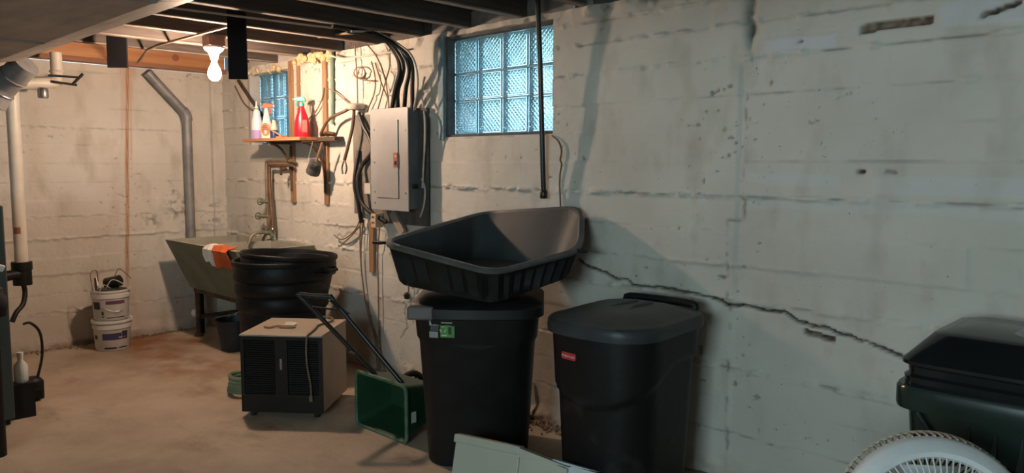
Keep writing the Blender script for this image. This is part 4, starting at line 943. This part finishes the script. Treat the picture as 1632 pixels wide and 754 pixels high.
m = MB(); m.loft([[off(p, 0) for p in RT], [off(p, .018) + Vector((0, 0, -.012)) for p in RT], [off(p, .022) + Vector((0, 0, .0)) for p in RT], [off(p, .016) + Vector((0, 0, .012)) for p in RT], [off(p, -.004) + Vector((0, 0, .012)) for p in RT], [off(p, -.012) for p in RT]], False, False); m.build('rolled_rim', mat('worn_grey_rim', (.06, .065, .066), (.10, .105, .105), 10, .4), tb, smooth=True)
m = MB(); m.loft([[off(p, -.012) for p in RT], [off(RB[i].lerp(RT[i], .5), -.014) for i in range(nR)], [off(p, -.014) + Vector((0, 0, .012)) for p in RB]], False, True); m.build('inner_shell', tubin, tb, smooth=True)
for (a, b_) in (((.12, -.05, .20), (.14, -.06, .14)),): pass
m = MB(); m.obox((.395, .255, .205), (.045, .01, 0), (-.01, .02, 0), (0, 0, .008)); m.build('side_lug', black_pl, tb, bevel=.003)
m = MB(); m.obox((-.225, -.435, .245), (.03, .0, .0), (0, .02, 0), (0, 0, .006)); m.build('side_lug', black_pl, tb, bevel=.003)

# ------------------------------------------------------------------ wide trash can with domed lid
t2 = thing('trash_can', 'wide black trash can with a domed charcoal lid and red badge', 'trash can', (4.575, -.455, 0), math.radians(4))
H2 = .755
K2 = .85
def c2(z):
    s = z / H2; return ((.455 + .06 * s) * K2 + .02, (.50 + .08 * s) * K2)
rings = []
for z in np.linspace(0, H2, 64):
    w, d = c2(z); R_ = rr2(w, d, .11, z, .05, 8, 14)
    o_ = []
    for x, y, zz in R_:
        # upper apron stands proud of the lower body and swoops down at the front
        ang = math.atan2(-y, x); fr_a = max(0, math.sin(ang)) ** 1.5
        edge = .60 - .16 * fr_a
        k = max(0, min(1, (zz - edge) / .016)) * .015
        nx, ny = x / (w / 2), y / (d / 2); l = math.hypot(nx, ny); o_.append((x + nx / l * k, y + ny / l * k, zz))
    rings.append(o_)
w, d = c2(H2); rings.append(rr2(w - .01, d - .01, .10, H2, .05, 8, 14)); rings.append(rr2(.34, .38, .09, .04, .04, 8, 14))
m = MB(); m.loft(rings); m.build('body', black_sc, t2, smooth=True)
lid = MB()
lr = [(.575, .64, H2 - .035), (.59, .655, H2 - .032), (.595, .66, H2 - .01), (.59, .655, H2 + .012), (.575, .64, H2 + .020), (.545, .605, H2 + .022), (.50, .55, H2 + .030), (.40, .44, H2 + .046), (.26, .30, H2 + .054), (.10, .12, H2 + .056)]
lid.loft([rr2(w_ * K2, d_ * K2, .12 if w_ > .3 else .04, z, .05 if w_ > .3 else .01, 8, 14) for w_, d_, z in lr], False, True)
lido = lid.build('lid', lid_grey, t2, smooth=True)
for pts in ([(-.02, .10, H2 + .052), (-.03, -.02, H2 + .052), (-.05, -.11, H2 + .040), (-.10, -.17, H2 + .030)], [(.05, .10, H2 + .052), (.045, -.02, H2 + .052), (.05, -.10, H2 + .042), (.025, -.16, H2 + .033)]):
    MB().tube(pts, lambda t: .014 * (1 - .6 * t), 8, 5).build('lid_ridge', lid_grey, lido, smooth=True)
MB().tube([(-.17, .268, H2 + .022), (-.155, .270, H2 + .040), (.0, .274, H2 + .043), (.155, .270, H2 + .040), (.17, .268, H2 + .022)], .017, 10, 3).build('hinge_handle', black_pl, t2, smooth=True)
# red badge on the front apron
bx_, bz_ = -.075, .64
w, d = c2(bz_); fy = lambda x: -(d / 2 + .05 * (1 - (2 * x / w) ** 2) + .015)
bfr = frame((bx_, fy(bx_), bz_), (.02, fy(bx_ + .01) - fy(bx_ - .01), 0), (0, 0, 1))
bo = MB().loft([rr(.075, .028, .006, -.012, 4), rr(.075, .028, .006, .0035, 4)]).build('badge', mat('red_badge', (.50, .04, .035), rough=.45), t2); bo.matrix_local = bfr
text_mesh('badge_lettering', 'Rubbermaid', .0145, mat('badge_white', (.65, .5, .48), rough=.5), bo, Matrix.Translation((0, 0, .0037)))

# ------------------------------------------------------------------ glossy dark green tote bin at right
b3 = thing('tote_bin', 'glossy black-green bin with a stepped lid at the right edge', 'bin', (5.985, -.34, 0))
gb = mat('glossy_green_black', (.011, .022, .018), (.016, .03, .025), 5, .22); gb2 = mat('glossy_black_lid', (.010, .012, .013), rough=.18)
m = MB(); m.loft([rr2(.50, .42, .06, 0, 0), rr2(.515, .43, .06, .02, 0), rr2(.60, .50, .06, .70, .0), rr2(.56, .46, .05, .70), rr2(.45, .36, .05, .04)]); m.build('body', gb, b3, smooth=True)
m = MB(); m.loft([rr2(.605, .505, .06, .66), rr2(.65, .555, .07, .665), rr2(.655, .56, .07, .675), rr2(.655, .56, .07, .725), rr2(.645, .55, .07, .735), rr2(.60, .50, .06, .735)], False, False); m.build('rim_band', gb, b3, smooth=True)
lb = MB(); lb.loft([rr2(.615, .52, .06, .735), rr2(.62, .525, .06, .76), rr2(.60, .505, .06, .768), rr2(.605, .51, .06, .79), rr2(.635, .54, .07, .798), rr2(.635, .54, .07, .808), rr2(.61, .515, .06, .82), rr2(.50, .40, .06, .885), rr2(.44, .34, .06, .893)], False, True); l3 = lb.build('lid', gb2, b3, smooth=True)
m = MB(); m.loft([rr(.12, .05, .02, .80, 4, 0, .262), rr(.12, .05, .02, .875, 4, 0, .262), rr(.10, .03, .014, .882, 4, 0, .262)]); m.build('hinge_block', gb2, b3, smooth=True)
m = MB(); m.loft([rr(.30, .20, .05, .8935, 5, .09, .0), rr(.30, .20, .05, .8945, 5, .09, .0)]); m.build('lid_patch', mat('silvery_patch', (.40, .42, .48), (.30, .32, .38), 20, .35), l3)  # flat silvery rounded patch on top of the lid
# recessed grip panel edges and ribs on the front
gy = -.262
m = MB(); m.tube([(-.255, -.260, .66), (-.175, -.250, .54), (-.165, -.249, .535), (.165, -.249, .535), (.175, -.250, .54), (.255, -.260, .66)], .0085, 8); m.build('grip_edge', gb, b3, smooth=True)
for x in (-.12, -.055, .01, .075, .14):
    m = MB(); m.loft([[(x - .017, -.225, .54), (x + .017, -.225, .54), (x + .010, -.262, .545), (x - .010, -.262, .545)], [(x - .004, -.235, .64), (x + .004, -.235, .64), (x + .003, -.250, .64), (x - .003, -.250, .64)]]); m.build('rib', gb, b3, bevel=.002)

# ------------------------------------------------------------------ white fan
fn = thing('floor_fan', 'white round floor fan with a spiral grille in the right foreground', 'fan', (5.895, -.99, 0))
NF = Vector((.50, -.86, .16)).normalized(); XF = Vector((0, 0, 1)).cross(NF).normalized(); YF_ = NF.cross(XF)
FC = Vector((0, 0, .497))
fwht = mat('fan_white', (.66, .68, .69), (.58, .60, .61), 8, .45)
def fp_(r, a, dpt): return FC + (XF * math.cos(a) + YF_ * math.sin(a)) * r + NF * dpt
def fring(prof, n=64): 
    return [[fp_(r, 2 * math.pi * k / n, d) for k in range(n)] for r, d in prof]
m = MB(); m.loft(fring([(.172, .035), (.178, .045), (.19, .048), (.214, .030), (.220, .015), (.220, -.005), (.213, -.008), (.19, .02), (.174, .028)]), closed=True); m.build('front_ring', fwht, fn, smooth=True)
sk_ = None
base_sp = MB().tube([(.045, 0, .052), (.10, 0, .060), (.15, 0, .052), (.176, 0, .040)], .0022, 5).mesh('grille_spoke'); base_sp.materials.append(fwht)
fm4 = Matrix((XF, YF_, NF)).transposed().to_4x4(); fm4.translation = FC
for k in range(72):
    o = bpy.data.objects.new('grille_spoke', base_sp); COL.objects.link(o); o.parent = fn; o.matrix_local = fm4 @ Matrix.Rotation(2 * math.pi * k / 72, 4, 'Z')
for R_, d in ((.12, .058), (.08, .058)):
    MB().ring_torus(R_, .0025, 48, 6, FC + NF * d, XF, YF_).build('grille_ring', fwht, fn, smooth=True)
m = MB(); m.loft(fring([(.0005, .064), (.04, .062), (.05, .054), (.05, .046), (.0005, .046)], 28), False, False); m.build('hub_cap', fwht, fn, smooth=True)
dusty_w = mat('dusty_back_grille', (.50, .44, .36), (.40, .35, .28), 10, .7)
bsp = MB().tube([(.221, 0, .0), (.222, 0, -.05), (.205, 0, -.085), (.13, 0, -.11), (.05, 0, -.115)], .0028, 5, 2).mesh('back_spoke'); bsp.materials.append(dusty_w)
for k in range(80):
    o = bpy.data.objects.new('back_spoke', bsp); COL.objects.link(o); o.parent = fn; o.matrix_local = fm4 @ Matrix.Rotation(2 * math.pi * k / 80, 4, 'Z')
MB().ring_torus(.222, .004, 56, 6, FC - NF * .05, XF, YF_).build('back_ring', dusty_w, fn, smooth=True)
for k in range(4):
    a0 = k * math.pi / 2; v = []
    for j in range(7):
        r = .03 + .135 * j / 6; wd = .28 + .25 * j / 6
        for s in (-1, 1): v.append(fp_(r, a0 + s * wd, -.03 + s * .022))
    o = MB().add(v, [(2 * j, 2 * j + 1, 2 * j + 3, 2 * j + 2) for j in range(6)]).build('blade', fwht, fn, smooth=True); q = o.modifiers.new('t', 'SOLIDIFY'); q.thickness = .003
m = MB(); m.loft(fring([(.06, -.06), (.065, -.11), (.06, -.18), (.03, -.20)], 24)); m.build('motor', fwht, fn, smooth=True)
m = MB(); pb_ = FC - NF * .14; m.tube([pb_, (pb_.x, pb_.y, .05)], .022, 12); m.build('stand', fwht, fn, smooth=True)
m = MB(); m.lathe([(.18, 0), (.185, .015), (.16, .035), (.05, .05)], 36, (pb_.x, pb_.y, 0)); m.build('base', fwht, fn, smooth=True)

# ------------------------------------------------------------------ cream plastic panels leaning in front of the tall can
cp = thing('plastic_cover', 'cream plastic cover with folded lips leaning against the tall trash can', 'panel', (4.245, -.945, 0))
cream = mat('cream_plastic', (.46, .46, .38), (.42, .42, .345), 4, .42)
UU = Vector((.963, .27, 0)); NN = Vector((.27, -.963, 0)); VV = (NN * -.26 + Vector((0, 0, .966))).normalized(); NO = UU.cross(VV)
O0 = Vector((-.17, -.055, .012)) - VV * .0
def pb2(mm, u0, u1, v0, v1, n0, n1, dv0=0.0, dv1=0.0):
    """panel prism in the leaning plane; dv tilts its top edge"""
    r = []
    for nn_ in (n0, n1): r.append([O0 + UU * a_ + VV * b_ + NO * nn_ for a_, b_ in ((u0, v0), (u1, v0), (u1, v1 + dv1), (u0, v1 + dv0))])
    mm.loft(r); return mm
pb2(MB(), 0, .305, 0, .245, -.03, 0).build('main_panel', cream, cp, bevel=.006)
pb2(MB(), -.004, .309, .218, .253, -.034, .012).build('top_lip', cream, cp, bevel=.006)
pb2(MB(), .305, .515, 0, .238, -.03, -.004, .0, -.035).build('side_panel', cream, cp, bevel=.005)
pb2(MB(), .306, .525, .212, .246, -.034, .008, .0, -.035).build('side_lip', cream, cp, bevel=.005)
c2p = thing('plastic_board', 'pale blue-white plastic panel poking out right of the cream cover', 'panel', (4.245, -.96, .0))
icy = mat('icy_plastic', (.52, .58, .60), (.46, .52, .55), 5, .4)
pb2(MB(), .45, .640, 0, .225, -.050, -.036, .0, -.014).build('sheet', icy, c2p, bevel=.002)
pb2(MB(), .45, .648, .218, .232, -.054, -.026, .0, -.014).build('edge_channel', icy, c2p, bevel=.002)

# ------------------------------------------------------------------ crumbled concrete along the wall foot
rb = MB(); rnd = random.Random(11)
for k in range(420):
    x = rnd.uniform(2.9, 4.45); yv = -abs(rnd.gauss(0, .07)) - .01; s = rnd.uniform(.004, .017)
    if x < 3.4: s *= .7
    v = []
    for q in range(6):
        d = [(1, 0, 0), (-1, 0, 0), (0, 1, 0), (0, -1, 0), (0, 0, 1), (0, 0, -1)][q]; f_ = s * rnd.uniform(.6, 1.3)
        v.append((x + d[0] * f_, yv + d[1] * f_, s * .4 + d[2] * f_ * .8))
    rb.add(v, [(0, 2, 4), (2, 1, 4), (1, 3, 4), (3, 0, 4), (2, 0, 5), (1, 2, 5), (3, 1, 5), (0, 3, 5)])
q = tag(rb.build('concrete_rubble', mat('rubble_grit', (.34, .25, .19), (.22, .15, .11), 30, .9)), 'crumbled concrete grit along the foot of the long wall', 'rubble'); q['kind'] = 'stuff'
rb = MB()
for k in range(160):
    x = abs(rnd.gauss(0, .05)) + .01; yv = rnd.uniform(-1.6, -.3); s = rnd.uniform(.004, .014); v = []
    for q in range(6):
        d = [(1, 0, 0), (-1, 0, 0), (0, 1, 0), (0, -1, 0), (0, 0, 1), (0, 0, -1)][q]; f_ = s * rnd.uniform(.6, 1.3)
        v.append((x + d[0] * f_, yv + d[1] * f_, s * .4 + d[2] * f_ * .8))
    rb.add(v, [(0, 2, 4), (2, 1, 4), (1, 3, 4), (3, 0, 4), (2, 0, 5), (1, 2, 5), (3, 1, 5), (0, 3, 5)])
q = tag(rb.build('concrete_rubble', MATS['rubble_grit']), 'crumbled grit along the foot of the end wall', 'rubble'); q['kind'] = 'stuff'
# small black lump and pot behind the spreader
pt = thing('black_pot', 'low black pot with a stick in it behind the green spreader', 'pot', (3.40, -.19, 0))
MB().lathe([(.10, 0), (.13, .14), (.14, .15), (.14, .17), (.125, .17), (.10, .02), (0, .015)], 24, c1=False).build('body', black_pl, pt, smooth=True)
MB().tube([(-.02, 0, .03), (.06, .10, .36)], .006, 6).build('stick', rusty, pt)
